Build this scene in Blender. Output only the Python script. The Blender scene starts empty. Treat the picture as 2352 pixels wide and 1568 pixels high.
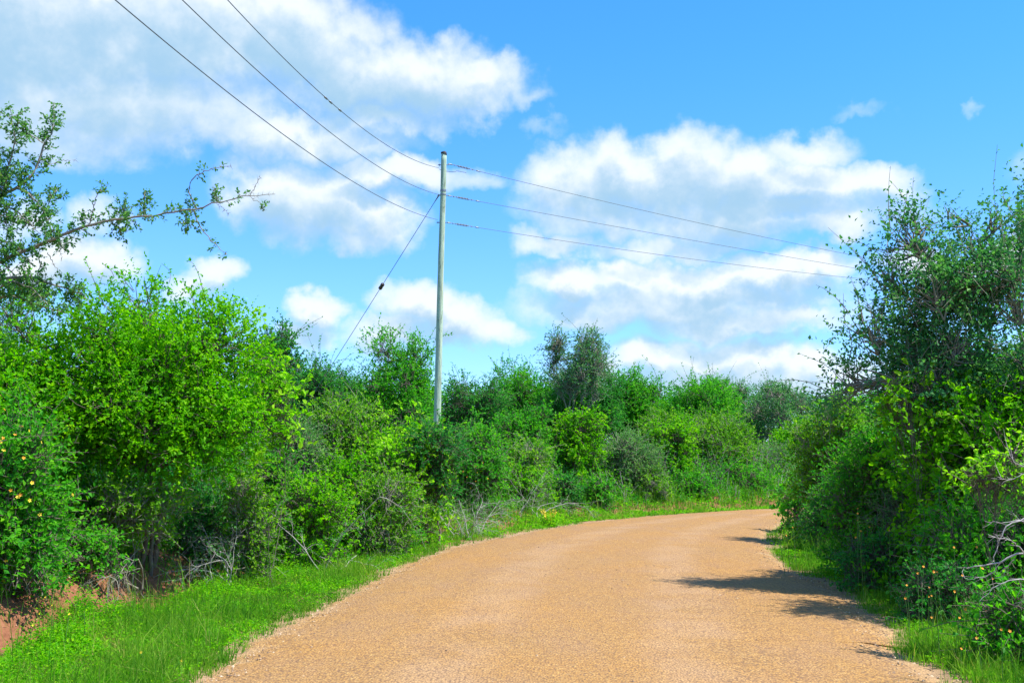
import bpy, math
import numpy as np
R = math.radians
W0, H0, F = 2352.0, 1568.0, 2483.0           # photo size used for measuring, focal length in those pixels
CAMH, HOR = 1.8, 1040.0
PITCH = math.atan((HOR - H0/2)/F)

# ------------------------------------------------------------------ camera, world, sun, exposure
sc = bpy.context.scene
C = sc.collection
cam = bpy.data.objects.new('camera', bpy.data.cameras.new('camera'))
C.objects.link(cam)
cam.location = (0, 0, CAMH)
cam.rotation_euler = (R(90) + PITCH, 0, 0)
cam.data.sensor_width = 36
cam.data.lens = F/W0*36
cam.data.clip_start = 0.1
cam.data.clip_end = 3000
sc.camera = cam
sc.view_settings.view_transform = 'Standard'
sc.view_settings.look = 'None'
sc.view_settings.exposure = 1.0
sc.view_settings.gamma = 1.0
sc.cycles.max_bounces = 6
sc.cycles.diffuse_bounces = 4
sc.cycles.transmission_bounces = 4
sc.cycles.use_denoising = True

SUN_EL = R(60)
SUN_DIR = np.array([math.cos(SUN_EL)*0.975, -math.cos(SUN_EL)*0.22, math.sin(SUN_EL)])   # towards the sun
SUN_ROT = math.atan2(SUN_DIR[0], SUN_DIR[1])
sl = bpy.data.lights.new('sun', 'SUN')
sl.energy = 4.6
sl.angle = R(0.53)
sl.color = (1.0, 0.95, 0.86)
so = bpy.data.objects.new('sun', sl)
C.objects.link(so)
so.rotation_euler = (R(90) - SUN_EL, 0, math.pi - SUN_ROT)
so.location = (20, -10, 30)
so['kind'] = 'helper'

def pix_dir(px, py):
    a, b = (px - W0/2)/F, (H0/2 - py)/F
    cp, sp = math.cos(PITCH), math.sin(PITCH)
    return np.array([a, cp - b*sp, sp + b*cp])
def at(px, py, Y):
    d = pix_dir(px, py)
    return d*(Y/d[1]) + np.array([0, 0, CAMH])
def ground(px, py, z=0.0):
    d = pix_dir(px, py)
    return d*((z - CAMH)/d[2]) + np.array([0, 0, CAMH])

world = bpy.data.worlds.new('World')
sc.world = world
world.use_nodes = True
world.cycles.sampling_method = 'MANUAL'
world.cycles.sample_map_resolution = 512

class NT:
    """small helper for wiring node trees"""
    def __init__(s, tree): s.t = tree; s.n = tree.nodes; s.l = tree.links
    def node(s, typ, **kw):
        n = s.n.new(typ)
        for k, v in kw.items(): setattr(n, k, v)
        return n
    def put(s, sock, v):
        if isinstance(v, bpy.types.NodeSocket): s.l.new(v, sock)
        elif v is not None: sock.default_value = v
    def math(s, op, a, b=None, c=None, clamp=False):
        n = s.node('ShaderNodeMath', operation=op); n.use_clamp = clamp
        s.put(n.inputs[0], a)
        if b is not None: s.put(n.inputs[1], b)
        if c is not None: s.put(n.inputs[2], c)
        return n.outputs[0]
    def vec(s, op, a, b=None, scale=None):
        n = s.node('ShaderNodeVectorMath', operation=op)
        s.put(n.inputs[0], a)
        if b is not None: s.put(n.inputs[1], b)
        if scale is not None: s.put(n.inputs['Scale'], scale)
        return n.outputs['Value'] if op in ('DOT_PRODUCT', 'LENGTH') else n.outputs[0]
    def mix(s, f, a, b, blend='MIX'):
        n = s.node('ShaderNodeMix', data_type='RGBA', blend_type=blend)
        s.put(n.inputs['Factor'], f); s.put(n.inputs['A'], a); s.put(n.inputs['B'], b)
        return n.outputs['Result']
    def smooth(s, x, a, b):
        n = s.node('ShaderNodeMapRange', interpolation_type='SMOOTHSTEP')
        s.put(n.inputs[0], x); s.put(n.inputs[1], a); s.put(n.inputs[2], b)
        n.inputs[3].default_value = 0; n.inputs[4].default_value = 1
        return n.outputs[0]
    def noise(s, v, scale, detail=3, rough=0.5, dist=0.0, out='Fac', dim='3D'):
        n = s.node('ShaderNodeTexNoise', noise_dimensions=dim)
        s.put(n.inputs['Vector'], v); n.inputs['Scale'].default_value = scale
        n.inputs['Detail'].default_value = detail; n.inputs['Roughness'].default_value = rough
        n.inputs['Distortion'].default_value = dist
        return n.outputs[out]
    def ramp(s, f, stops):
        n = s.node('ShaderNodeValToRGB'); s.put(n.inputs[0], f)
        e = n.color_ramp.elements
        while len(e) < len(stops): e.new(0.5)
        for i, (p, c) in enumerate(stops):
            e[i].position = p; e[i].color = (*c, 1)
        return n.outputs[0]

# cumulus banks of the day: (centre x, y, half width, half height, bias) measured on the photo, stored as directions
CLOUDS = [
 (60,70,430,170,0),(330,70,360,150,0),(560,80,250,130,0),(700,110,200,115,0),(830,160,180,95,0),(960,180,160,85,0),(1080,205,130,60,.05),
 (250,230,420,110,.12),(90,300,300,70,.3),(700,300,230,58,.05),(880,265,150,40,.2),(470,310,250,55,.25),(1190,235,90,40,.7),
 (650,435,140,75,.05),(760,470,150,85,.0),(870,490,110,70,.1),(900,385,190,42,.1),(1060,405,130,45,.6),(560,450,70,45,.3),(800,540,110,40,.3),
 (1330,420,130,85,0),(1430,390,120,80,-.05),(1560,400,160,88,0),(1680,420,150,80,0),(1830,425,170,55,0),(1960,430,120,48,.05),(1840,345,130,52,.25),
 (1720,495,330,60,.12),(1400,485,220,55,.2),(1930,525,80,38,.0),(1270,555,110,38,.2),(1560,560,250,35,.3),
 (1310,640,100,45,.05),(1450,640,150,50,0),(1620,640,170,52,.0),(1780,640,130,48,.05),(1880,625,90,38,.1),(1560,695,340,62,.0),(1700,745,240,42,.05),(1820,735,90,30,.0),(1400,725,150,42,.12),
 (950,710,95,58,-.05),(1040,740,110,55,0),(1130,770,90,45,.15),(900,770,110,45,.2),(730,730,60,48,.1),(700,775,90,35,.3),
 (1500,830,110,45,.1),(1620,825,130,48,.0),(1740,830,110,45,.05),(1850,845,90,45,.1),(1700,880,330,45,.1),
 (190,600,100,58,0),(100,620,110,50,.1),(500,620,75,48,.15),(440,650,60,35,.3),(60,490,90,50,.4),(230,500,70,50,.45),
 (1990,262,110,26,.95),(2235,255,34,22,.9),(1250,300,80,30,.95),(2310,580,70,50,0),(2120,600,90,40,.3),
 (-350,150,350,150,0),(-300,500,250,110,.1),(2700,380,220,80,.05),(2900,640,260,60,.05),(2600,760,200,50,.1),
]
def build_sky():
    g = bpy.data.node_groups.new('cloud_field', 'ShaderNodeTree')
    g.interface.new_socket('Vector', in_out='INPUT', socket_type='NodeSocketVector')
    g.interface.new_socket('D', in_out='OUTPUT', socket_type='NodeSocketFloat')
    q = NT(g)
    gi = q.node('NodeGroupInput'); go = q.node('NodeGroupOutput')
    w1 = q.noise(gi.outputs[0], 11, 4, .55, out='Color')
    w2 = q.noise(gi.outputs[0], 42, 5, .6, out='Color')
    wv = q.vec('ADD', q.vec('SCALE', q.vec('SUBTRACT', w1, (.5, .5, .5)), scale=.07),
                      q.vec('SCALE', q.vec('SUBTRACT', w2, (.5, .5, .5)), scale=.03))
    p = q.vec('ADD', gi.outputs[0], q.vec('MULTIPLY', wv, (1, 1, 0)))
    cur = None
    for (px, py, rx, ry, bias) in CLOUDS:
        d = pix_dir(px, py); d = d/np.linalg.norm(d)
        az, el = math.atan2(d[0], d[1]), math.asin(d[2])
        dd = q.vec('MULTIPLY', q.vec('SUBTRACT', p, (az, el, 0)), (F/rx*.86, F/ry*.86, 0))
        d2 = q.vec('DOT_PRODUCT', dd, dd)
        if bias: d2 = q.math('ADD', d2, bias)
        cur = d2 if cur is None else q.math('SMOOTH_MIN', cur, d2, .18)
    # the rest of the sky, outside the measured part, carries loose cumulus too
    sx = q.node('ShaderNodeSeparateXYZ'); q.l.new(gi.outputs[0], sx.inputs[0])
    away = q.smooth(q.math('ABSOLUTE', sx.outputs[0]), .75, 1.0)
    nb = q.noise(q.vec('MULTIPLY', gi.outputs[0], (1, 1.8, 0)), 2.6, 5, .55)
    other = q.math('SUBTRACT', 4.2, q.math('MULTIPLY', nb, 6.3))
    other = q.math('ADD', other, q.math('MULTIPLY', q.math('SUBTRACT', 1.0, away), 6))
    cur = q.math('MINIMUM', cur, other)
    fine = q.noise(gi.outputs[0], 26, 7, .62)
    dens = q.math('SUBTRACT', 1.0, cur)
    dens = q.math('ADD', dens, q.math('MULTIPLY', q.math('SUBTRACT', fine, .5), .75))
    q.l.new(dens, go.inputs[0])

    w = NT(world.node_tree)
    w.n.clear()
    out = w.node('ShaderNodeOutputWorld'); bg = w.node('ShaderNodeBackground')
    tc = w.node('ShaderNodeTexCoord')
    xyz = w.node('ShaderNodeSeparateXYZ'); w.l.new(tc.outputs['Generated'], xyz.inputs[0])
    az = w.math('ARCTAN2', xyz.outputs[0], xyz.outputs[1]); el = w.math('ARCSINE', xyz.outputs[2])
    cv = w.node('ShaderNodeCombineXYZ'); w.l.new(az, cv.inputs[0]); w.l.new(el, cv.inputs[1])
    v = cv.outputs[0]
    def dens(vv):
        n = w.node('ShaderNodeGroup'); n.node_tree = g; w.l.new(vv, n.inputs[0]); return n.outputs[0]
    d0 = dens(v)
    d1 = dens(w.vec('ADD', v, (.004, .020, 0)))
    a = w.smooth(d0, -.35, .88)
    a = w.math('MULTIPLY', a, .97)
    under = w.smooth(w.math('ADD', d1, w.math('MULTIPLY', d0, -.25)), -.05, .85)
    soft = w.noise(v, 9, 5, .6)
    under = w.math('MULTIPLY', under, w.smooth(soft, .22, .52))
    sky = w.node('ShaderNodeTexSky', sky_type='NISHITA')
    sky.sun_disc = False; sky.sun_elevation = SUN_EL; sky.sun_rotation = SUN_ROT
    sky.altitude = 600; sky.air_density = 1.0; sky.dust_density = 0.35; sky.ozone_density = 2.5
    blue = w.mix(1.0, sky.outputs[0], w.mix(w.smooth(el, .02, .42), SKY_TINT_LOW, SKY_TINT), 'MULTIPLY')
    cloud = w.mix(under, CLOUD_LIT, CLOUD_UNDER)
    col = w.mix(a, blue, cloud)
    w.l.new(col, bg.inputs[0]); bg.inputs[1].default_value = SKY_STRENGTH
    w.l.new(bg.outputs[0], out.inputs[0])
SKY_STRENGTH = 0.097
SKY_TINT = (0.36, 1.03, 1.62, 1)
SKY_TINT_LOW = (0.62, .92, 1.35, 1)
CLOUD_LIT = (5.15, 5.5, 5.75, 1)
CLOUD_UNDER = (2.15, 3.45, 4.6, 1)
build_sky()

# ------------------------------------------------------------------ object helpers
def tag(o, label=None, cat=None, group=None, kind=None):
    if label: o['label'] = label
    if cat: o['category'] = cat
    if group: o['group'] = group
    if kind: o['kind'] = kind
    return o
def empty(name, loc, label, cat, group=None):
    o = bpy.data.objects.new(name, None); C.objects.link(o)
    o.location = [float(c) for c in loc]; o.empty_display_size = .3
    return tag(o, label, cat, group)
def mesh_obj(name, V, polys, mat, parent=None, tint=None, smooth=False):
    """V (n,3); polys: one (m,k) int array or a list of them"""
    if not isinstance(polys, list): polys = [polys]
    polys = [p for p in polys if len(p)]
    me = bpy.data.meshes.new(name)
    V = np.ascontiguousarray(V, dtype=np.float32)
    me.vertices.add(len(V)); me.vertices.foreach_set('co', V.ravel())
    idx = np.concatenate([p.ravel() for p in polys]).astype(np.int32)
    cnt = np.concatenate([np.full(len(p), p.shape[1]) for p in polys]).astype(np.int32)
    st = np.concatenate([[0], np.cumsum(cnt)[:-1]]).astype(np.int32)
    me.loops.add(len(idx)); me.loops.foreach_set('vertex_index', idx)
    me.polygons.add(len(cnt)); me.polygons.foreach_set('loop_start', st)
    try: me.polygons.foreach_set('loop_total', cnt)
    except Exception: pass
    me.polygons.foreach_set('use_smooth', np.full(len(cnt), smooth))
    if tint is not None:
        at_ = me.attributes.new('tint', 'FLOAT', 'POINT'); at_.data.foreach_set('value', np.asarray(tint, np.float32))
    me.update(calc_edges=True)
    me.materials.append(mat)
    o = bpy.data.objects.new(name, me); C.objects.link(o)
    if parent: o.parent = parent
    return o
def unit(v): return v/np.maximum(np.linalg.norm(v, axis=-1, keepdims=True), 1e-9)
def tubes(P, Rr, s=5):
    """P (N,k,3) polylines, Rr (N,k) radii -> verts, quads (capped by taper)"""
    P = np.asarray(P, float); Rr = np.asarray(Rr, float)
    N, k, _ = P.shape
    T = unit(np.gradient(P, axis=1))
    ref = np.where(np.abs(T[..., 2:3]) > .9, np.array([1., 0, 0]), np.array([0, 0, 1.]))
    A = unit(np.cross(T, ref)); B = np.cross(T, A)
    th = np.arange(s)*2*math.pi/s
    V = P[:, :, None] + Rr[:, :, None, None]*(A[:, :, None]*np.cos(th)[:, None] + B[:, :, None]*np.sin(th)[:, None])
    i = np.arange(N)[:, None, None]*k*s + np.arange(k-1)[None, :, None]*s
    j = np.arange(s)[None, None]; j2 = (j+1) % s
    Q = np.stack([i+j, i+j2, i+s+j2, i+s+j], -1).reshape(-1, 4)
    return V.reshape(-1, 3), Q
def join(parts):
    Vs, Qs, off = [], [], 0
    for V, Q in parts:
        Vs.append(V); Qs.append(Q+off); off += len(V)
    return np.concatenate(Vs), np.concatenate(Qs)
def resample(pts, k, jitter=0, rng=None):
    pts = np.asarray(pts, float)
    t = np.linspace(0, len(pts)-1, k)
    # Catmull-Rom through the points
    pp = np.vstack([2*pts[0]-pts[1], pts, 2*pts[-1]-pts[-2]])
    i = np.minimum(t.astype(int), len(pts)-2); u = (t-i)[:, None]
    a, b, c, d = pp[i], pp[i+1], pp[i+2], pp[i+3]
    o = .5*((2*b)+(-a+c)*u+(2*a-5*b+4*c-d)*u*u+(-a+3*b-3*c+d)*u**3)
    if jitter: o[1:-1] += rng.normal(0, jitter, (k-2, o.shape[1]))
    return o

# ------------------------------------------------------------------ materials
def new_mat(name):
    m = bpy.data.materials.new(name); m.use_nodes = True
    q = NT(m.node_tree); q.n.clear()
    out = q.node('ShaderNodeOutputMaterial')
    return m, q, out
def leaf_mat(name, stops, transl=.52, rough=.55, spec=.15):
    m, q, out = new_mat(name)
    stops = [(p, (min(.9, c[0]*1.30), min(.9, c[1]*1.26), c[2]*1.0)) for p, c in stops]
    a = q.node('ShaderNodeAttribute', attribute_name='tint')
    col = q.ramp(a.outputs['Fac'], stops)
    b = q.node('ShaderNodeBsdfPrincipled'); q.put(b.inputs['Base Color'], col)
    b.inputs['Roughness'].default_value = rough; b.inputs['Specular IOR Level'].default_value = spec
    t = q.node('ShaderNodeBsdfTranslucent')
    q.put(t.inputs[0], q.mix(1.0, col, (1.15, 1.35, .6, 1), 'MULTIPLY'))
    mx = q.node('ShaderNodeMixShader'); mx.inputs[0].default_value = transl
    q.l.new(b.outputs[0], mx.inputs[1]); q.l.new(t.outputs[0], mx.inputs[2]); q.l.new(mx.outputs[0], out.inputs[0])
    return m
def bark_mat(name, c0, c1, scale=14, rough=.9):
    m, q, out = new_mat(name)
    tc = q.node('ShaderNodeTexCoord')
    v = q.vec('MULTIPLY', tc.outputs['Object'], (1, 1, .25))
    n = q.noise(v, scale, 5, .65)
    b = q.node('ShaderNodeBsdfPrincipled')
    q.put(b.inputs['Base Color'], q.ramp(n, [(.3, c0), (.7, c1)])); b.inputs['Roughness'].default_value = rough
    b.inputs['Specular IOR Level'].default_value = .2
    bp = q.node('ShaderNodeBump'); bp.inputs['Strength'].default_value = .5; q.l.new(n, bp.inputs['Height'])
    q.l.new(bp.outputs[0], b.inputs['Normal']); q.l.new(b.outputs[0], out.inputs[0])
    return m
def plain_mat(name, c, rough=.6, metal=0.0, var=.15, scale=30):
    m, q, out = new_mat(name)
    tc = q.node('ShaderNodeTexCoord')
    n = q.noise(tc.outputs['Object'], scale, 3, .6)
    b = q.node('ShaderNodeBsdfPrincipled')
    lo = tuple(x*(1-var) for x in c); hi = tuple(min(1, x*(1+var)) for x in c)
    q.put(b.inputs['Base Color'], q.ramp(n, [(.3, lo), (.7, hi)]))
    b.inputs['Roughness'].default_value = rough; b.inputs['Metallic'].default_value = metal
    q.l.new(b.outputs[0], out.inputs[0])
    return m
M = {}
M['bright'] = leaf_mat('bright_green_leaf', [(0, (.020, .150, .004)), (.5, (.085, .320, .002)), (1, (.215, .440, .002))])
M['mid'] = leaf_mat('mid_green_leaf', [(0, (.012, .125, .022)), (.5, (.045, .265, .018)), (1, (.130, .390, .010))])
M['dark'] = leaf_mat('dark_green_leaf', [(0, (.010, .100, .034)), (.5, (.026, .190, .042)), (1, (.080, .300, .030))])
M['grey'] = leaf_mat('grey_green_leaf', [(0, (.022, .110, .042)), (.5, (.066, .215, .066)), (1, (.170, .330, .080))], .40, .55)
M['teal'] = leaf_mat('blue_green_leaf', [(0, (.014, .100, .052)), (.5, (.045, .190, .080)), (1, (.130, .310, .085))], .40, .55)
M['lime'] = leaf_mat('lime_leaf', [(0, (.045, .220, .006)), (.5, (.150, .400, .008)), (1, (.330, .560, .030))])
M['olive'] = leaf_mat('olive_leaf', [(0, (.028, .135, .010)), (.5, (.085, .260, .012)), (1, (.220, .400, .022))])
M['grass'] = leaf_mat('grass_blade', [(0, (.024, .122, .010)), (.5, (.088, .235, .016)), (.88, (.180, .320, .036)), (1, (.38, .34, .14))])
M['tallgrass'] = leaf_mat('tall_grass_blade', [(0, (.020, .110, .020)), (.5, (.070, .220, .024)), (.85, (.170, .310, .044)), (1, (.38, .32, .14))])
M['bark'] = bark_mat('brown_bark', (.075, .062, .050), (.19, .16, .13))
M['greybark'] = bark_mat('grey_bark', (.16, .15, .13), (.30, .29, .22))
M['deadwood'] = bark_mat('dead_grey_wood', (.22, .21, .20), (.46, .43, .41))
M['yellow'] = plain_mat('yellow_petal', (.85, .62, .03))
M['orange'] = plain_mat('orange_petal', (.90, .36, .02))

# ------------------------------------------------------------------ road shape and terrain
L_px = [(432,1568),(570,1475),(728,1398),(860,1328),(1010,1262),(1150,1232),(1320,1202),(1500,1184),(1650,1174),(1780,1168)]
R_px = [(2185,1568),(2090,1475),(2010,1410),(1930,1345),(1835,1310),(1775,1262),(1760,1228),(1800,1202),(1850,1186)]
Lg = [ground(*p)[:2] for p in L_px]; Rg = [ground(*p)[:2] for p in R_px]
Lg = [np.array([-6.0, -40.]), np.array([-3.6, -8.])] + Lg + [np.array(p) for p in [(12.5, 37.6), (20., 41.), (34., 46.5), (70., 60.)]]
Rg = [np.array([.4, -40.]), np.array([2.5, -8.])] + Rg + [np.array(p) for p in [(13.5, 32.4), (21., 35.6), (35., 41.), (72., 54.)]]
LE = resample(Lg, 160); RE = resample(Rg, 160)
rg = np.random.default_rng(5)
def wob(x, s, seed):
    r = np.random.default_rng(seed); o = 0
    for k in range(5):
        f = s*(1.9**k); o = o + math.pow(.6, k)*np.sin(x*f + r.uniform(0, 6.28))
    return o
def seg_dist(P, A):
    """distance from points P (n,2) to polyline A (m,2)"""
    best = np.full(len(P), 1e9)
    for i in range(len(A)-1):
        a, b = A[i], A[i+1]; ab = b-a
        t = np.clip(((P-a)@ab)/(ab@ab), 0, 1)
        d = np.hypot(*(P - a - t[:, None]*ab).T)
        best = np.minimum(best, d)
    return best
poly = np.vstack([LE, RE[::-1]])
def inside(P):
    c = np.zeros(len(P), bool); x, y = P.T
    j = len(poly)-1
    for i in range(len(poly)):
        xi, yi = poly[i]; xj, yj = poly[j]
        c ^= ((yi > y) != (yj > y)) & (x < (xj-xi)*(y-yi)/(yj-yi+1e-12)+xi)
        j = i
    return c
def sdist(P):
    """(signed distance outside the road, is it nearer the left edge)"""
    P = np.asarray(P, float)
    dl, dr = seg_dist(P, LE[::2]), seg_dist(P, RE[::2])
    d = np.minimum(dl, dr)
    return np.where(inside(P), -d, d), dl < dr
def sstep(x, a, b):
    t = np.clip((x-a)/(b-a), 0, 1); return t*t*(3-2*t)
def bump2(x, y):
    return (np.sin(x*1.3+.7*y)+np.sin(.9*x-1.7*y+1)+.6*np.sin(2.9*x+2.1*y+2)+.4*np.sin(5.3*x-4.1*y)+.25*np.sin(9.1*x+8.3*y))/3.2
def H(P):
    P = np.atleast_2d(np.asarray(P, float)[..., :2])
    sd, left = sdist(P)
    x, y = P.T
    n = bump2(x, y)
    near = 1 - sstep(y, 17, 24)
    hl = -.03 - .05*sstep(sd, .1, 1.2) + near*.42*sstep(sd + .30*n, 2.3, 3.0) + (1-near)*.85*sstep(sd, .8, 5.5) + .7*sstep(sd, 5, 22)
    hr = -.03 - .04*sstep(sd, .1, 1.0) + .35*sstep(sd, 1.2, 4) + .7*sstep(sd, 4, 20)
    rough = .05*np.sin(x*7.1+2*np.sin(y*5.3))*np.sin(y*8.7+x*3.1) + .03*np.sin(x*17+y*13)
    h = np.where(left, hl, hr) + .035*n*sstep(sd, .4, 2) + np.where(left, rough, 0)*near*sstep(sd, 2.1, 2.6)
    return np.where(sd < 0, -.035 - .05*sstep(-sd, 0, .5), h)
def Hz(x, y): return float(H(np.array([[x, y]]))[0])

# ------------------------------------------------------------------ ground sheet
def stretched(lo, hi, c0, c1, step, growth=1.16):
    m = list(np.arange(c0, c1+1e-6, step)); s = step
    a = [c1]
    while a[-1] < hi: s *= growth; a.append(a[-1]+s)
    s = step; b = [c0]
    while b[-1] > lo: s *= growth; b.append(b[-1]-s)
    return np.array(b[::-1][:-1] + m + a[1:])
xs = stretched(-700, 700, -9, 14, .14); ys = stretched(-120, 1200, 6, 40, .16)
gx, gy = np.meshgrid(xs, ys)
gp = np.stack([gx.ravel(), gy.ravel()], 1)
gz = H(gp)
gi = np.arange(len(gp)).reshape(gx.shape)
gq = np.stack([gi[:-1, :-1], gi[:-1, 1:], gi[1:, 1:], gi[1:, :-1]], -1).reshape(-1, 4)
sdg, lfg = sdist(gp)
def ground_mat():
    m, q, out = new_mat('verge_soil')
    tc = q.node('ShaderNodeTexCoord'); v = tc.outputs['Object']
    a = q.node('ShaderNodeAttribute', attribute_name='tint')       # metres from the road edge
    n1 = q.noise(v, .9, 6, .65); n2 = q.noise(v, 14, 6, .7); n3 = q.noise(v, 90, 3, .6)
    red = q.ramp(n2, [(.25, (.13, .050, .026)), (.55, (.25, .105, .055)), (.8, (.36, .18, .10))])
    sand = q.ramp(n2, [(.25, (.22, .14, .075)), (.6, (.36, .235, .13)), (.85, (.44, .31, .19))])
    base = q.mix(q.smooth(q.math('ADD', a.outputs['Fac'], q.math('MULTIPLY', n1, .8)), .5, 1.4), sand, red)
    duff = q.ramp(n2, [(.3, (.030, .065, .014)), (.7, (.090, .120, .035))])
    cover = q.smooth(q.math('ADD', a.outputs['Fac'], q.math('MULTIPLY', n1, 2.2)), 4.0, 4.9)
    col = q.mix(cover, base, duff)
    b = q.node('ShaderNodeBsdfPrincipled'); q.put(b.inputs['Base Color'], col); b.inputs['Roughness'].default_value = .95
    b.inputs['Specular IOR Level'].default_value = .15
    bp = q.node('ShaderNodeBump'); bp.inputs['Strength'].default_value = .8; bp.inputs['Distance'].default_value = .03
    q.l.new(q.math('ADD', n2, q.math('MULTIPLY', n3, .4)), bp.inputs['Height']); q.l.new(bp.outputs[0], b.inputs['Normal'])
    q.l.new(b.outputs[0], out.inputs[0])
    return m
go_ = mesh_obj('ground', np.column_stack([gp, gz]), gq, ground_mat(), tint=sdg, smooth=True)
tag(go_, kind='structure')

# ------------------------------------------------------------------ road
def road_mat():
    m, q, out = new_mat('tan_gravel_seal')
    tc = q.node('ShaderNodeTexCoord'); v = tc.outputs['Object']
    vo = q.node('ShaderNodeTexVoronoi', feature='F1'); q.put(vo.inputs['Vector'], v); vo.inputs['Scale'].default_value = 46
    vo2 = q.node('ShaderNodeTexVoronoi', feature='F1'); q.put(vo2.inputs['Vector'], v); vo2.inputs['Scale'].default_value = 95
    sep = q.node('ShaderNodeSeparateColor'); q.l.new(vo.outputs['Color'], sep.inputs[0])
    n1 = q.noise(v, .45, 5, .6, .4); n2 = q.noise(v, 22, 4, .7); n3 = q.noise(q.vec('MULTIPLY', v, (1, .35, 1)), 1.6, 5, .65)
    stone = q.ramp(sep.outputs[0], [(.0, (.30, .185, .088)), (.14, (.37, .232, .105)), (.45, (.42, .262, .112)), (.75, (.46, .290, .125)), (1.0, (.54, .38, .19))])
    tone = q.ramp(n1, [(.3, (.91, .76, .45)), (.7, (.82, .74, .58))])
    c = q.mix(1.0, stone, tone, 'MULTIPLY')
    c = q.mix(q.math('MULTIPLY', q.smooth(n3, .42, .72), .30), c, (.31, .19, .12, 1))
    ac = q.node('ShaderNodeAttribute', attribute_name='tint').outputs['Fac']
    tr = q.math('ABSOLUTE', q.math('SUBTRACT', q.math('ABSOLUTE', q.math('SUBTRACT', ac, .5)), .17))
    tr = q.math('MULTIPLY', q.math('SUBTRACT', 1.0, q.smooth(tr, .02, .10)), q.smooth(q.noise(v, .8, 4, .6), .3, .6))
    c = q.mix(q.math('MULTIPLY', tr, .34), c, (.47, .315, .185, 1))
    sd_ = q.smooth(q.math('ADD', q.math('ABSOLUTE', q.math('SUBTRACT', ac, .5)), q.math('MULTIPLY', q.noise(v, 2.2, 5, .65), .16)), .50, .60)
    c = q.mix(q.math('MULTIPLY', sd_, .55), c, (.52, .37, .21, 1))
    gap = q.smooth(vo.outputs['Distance'], .38, .75)
    c = q.mix(q.math('MULTIPLY', gap, .62), c, (.10, .058, .045, 1))
    c = q.mix(q.math('MULTIPLY', q.smooth(n2, .55, .75), .16), c, (.18, .115, .08, 1))
    b = q.node('ShaderNodeBsdfPrincipled'); q.put(b.inputs['Base Color'], c); b.inputs['Roughness'].default_value = .88
    b.inputs['Specular IOR Level'].default_value = .25
    hgt = q.math('ADD', q.math('SUBTRACT', 1, vo.outputs['Distance']), q.math('MULTIPLY', q.math('SUBTRACT', 1, vo2.outputs['Distance']), .4))
    bp = q.node('ShaderNodeBump'); bp.inputs['Strength'].default_value = .7; bp.inputs['Distance'].default_value = .016
    q.l.new(hgt, bp.inputs['Height']); q.l.new(bp.outputs[0], b.inputs['Normal'])
    q.l.new(b.outputs[0], out.inputs[0])
    return m
def build_road():
    k = 900; n = 15
    A = resample(Lg, k); B = resample(Rg, k)
    s = np.linspace(0, k, k)*.05
    d = unit(A-B)
    A2 = A + d*(.15 + .045*wob(s*3, 1.1, 1)+.028*wob(s*9, 1.7, 3))[:, None]
    B2 = B - d*(.10 + .045*wob(s*3, 1.3, 2)+.03*wob(s*9, 1.9, 4))[:, None]
    t = np.linspace(0, 1, n)
    P = A2[:, None]*(1-t)[None, :, None] + B2[:, None]*t[None, :, None]
    z = .005 + .05*(1-(2*t-1)**2)
    z[0] = z[-1] = -.055
    Z = np.broadcast_to(z, (k, n)) + .006*bump2(P[..., 0]*.8, P[..., 1]*.8)
    V = np.concatenate([P, Z[..., None]], -1).reshape(-1, 3)
    i = np.arange(k*n).reshape(k, n)
    Q = np.stack([i[:-1, :-1], i[:-1, 1:], i[1:, 1:], i[1:, :-1]], -1).reshape(-1, 4)[:, ::-1]
    tag(mesh_obj('road', V, Q, road_mat(), smooth=True, tint=np.tile(t, k)), kind='structure')
build_road()

# ------------------------------------------------------------------ leaves
def leaves(pos, axis, nrm, L, Wd, hexa=False):
    """pos (n,3) leaf base; axis, nrm (n,3); L, Wd (n,)"""
    n = len(pos)
    ax = unit(axis); side = unit(np.cross(nrm, ax)); up = np.cross(ax, side)
    L = L[:, None]; Wd = Wd[:, None]
    b = pos; tip = pos + ax*L - up*L*.12
    if not hexa:
        l = pos + ax*L*.45 + side*Wd*.5 + up*Wd*.16; r = pos + ax*L*.45 - side*Wd*.5 + up*Wd*.16
        V = np.stack([b, r, tip, l], 1).reshape(-1, 3)
        Q = np.arange(n*4).reshape(n, 4); return V, Q, 4
    l1 = pos + ax*L*.25 + side*Wd*.42 + up*Wd*.12; r1 = pos + ax*L*.25 - side*Wd*.42 + up*Wd*.12
    l2 = pos + ax*L*.68 + side*Wd*.40 + up*Wd*.12; r2 = pos + ax*L*.68 - side*Wd*.40 + up*Wd*.12
    V = np.stack([b, r1, r2, tip, l2, l1], 1).reshape(-1, 3)
    o = np.arange(n)[:, None]*6
    Q = np.concatenate([o+np.array([0, 1, 2, 3]), o+np.array([0, 3, 4, 5])]).reshape(-1, 4)
    return V, Q, 6

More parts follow.
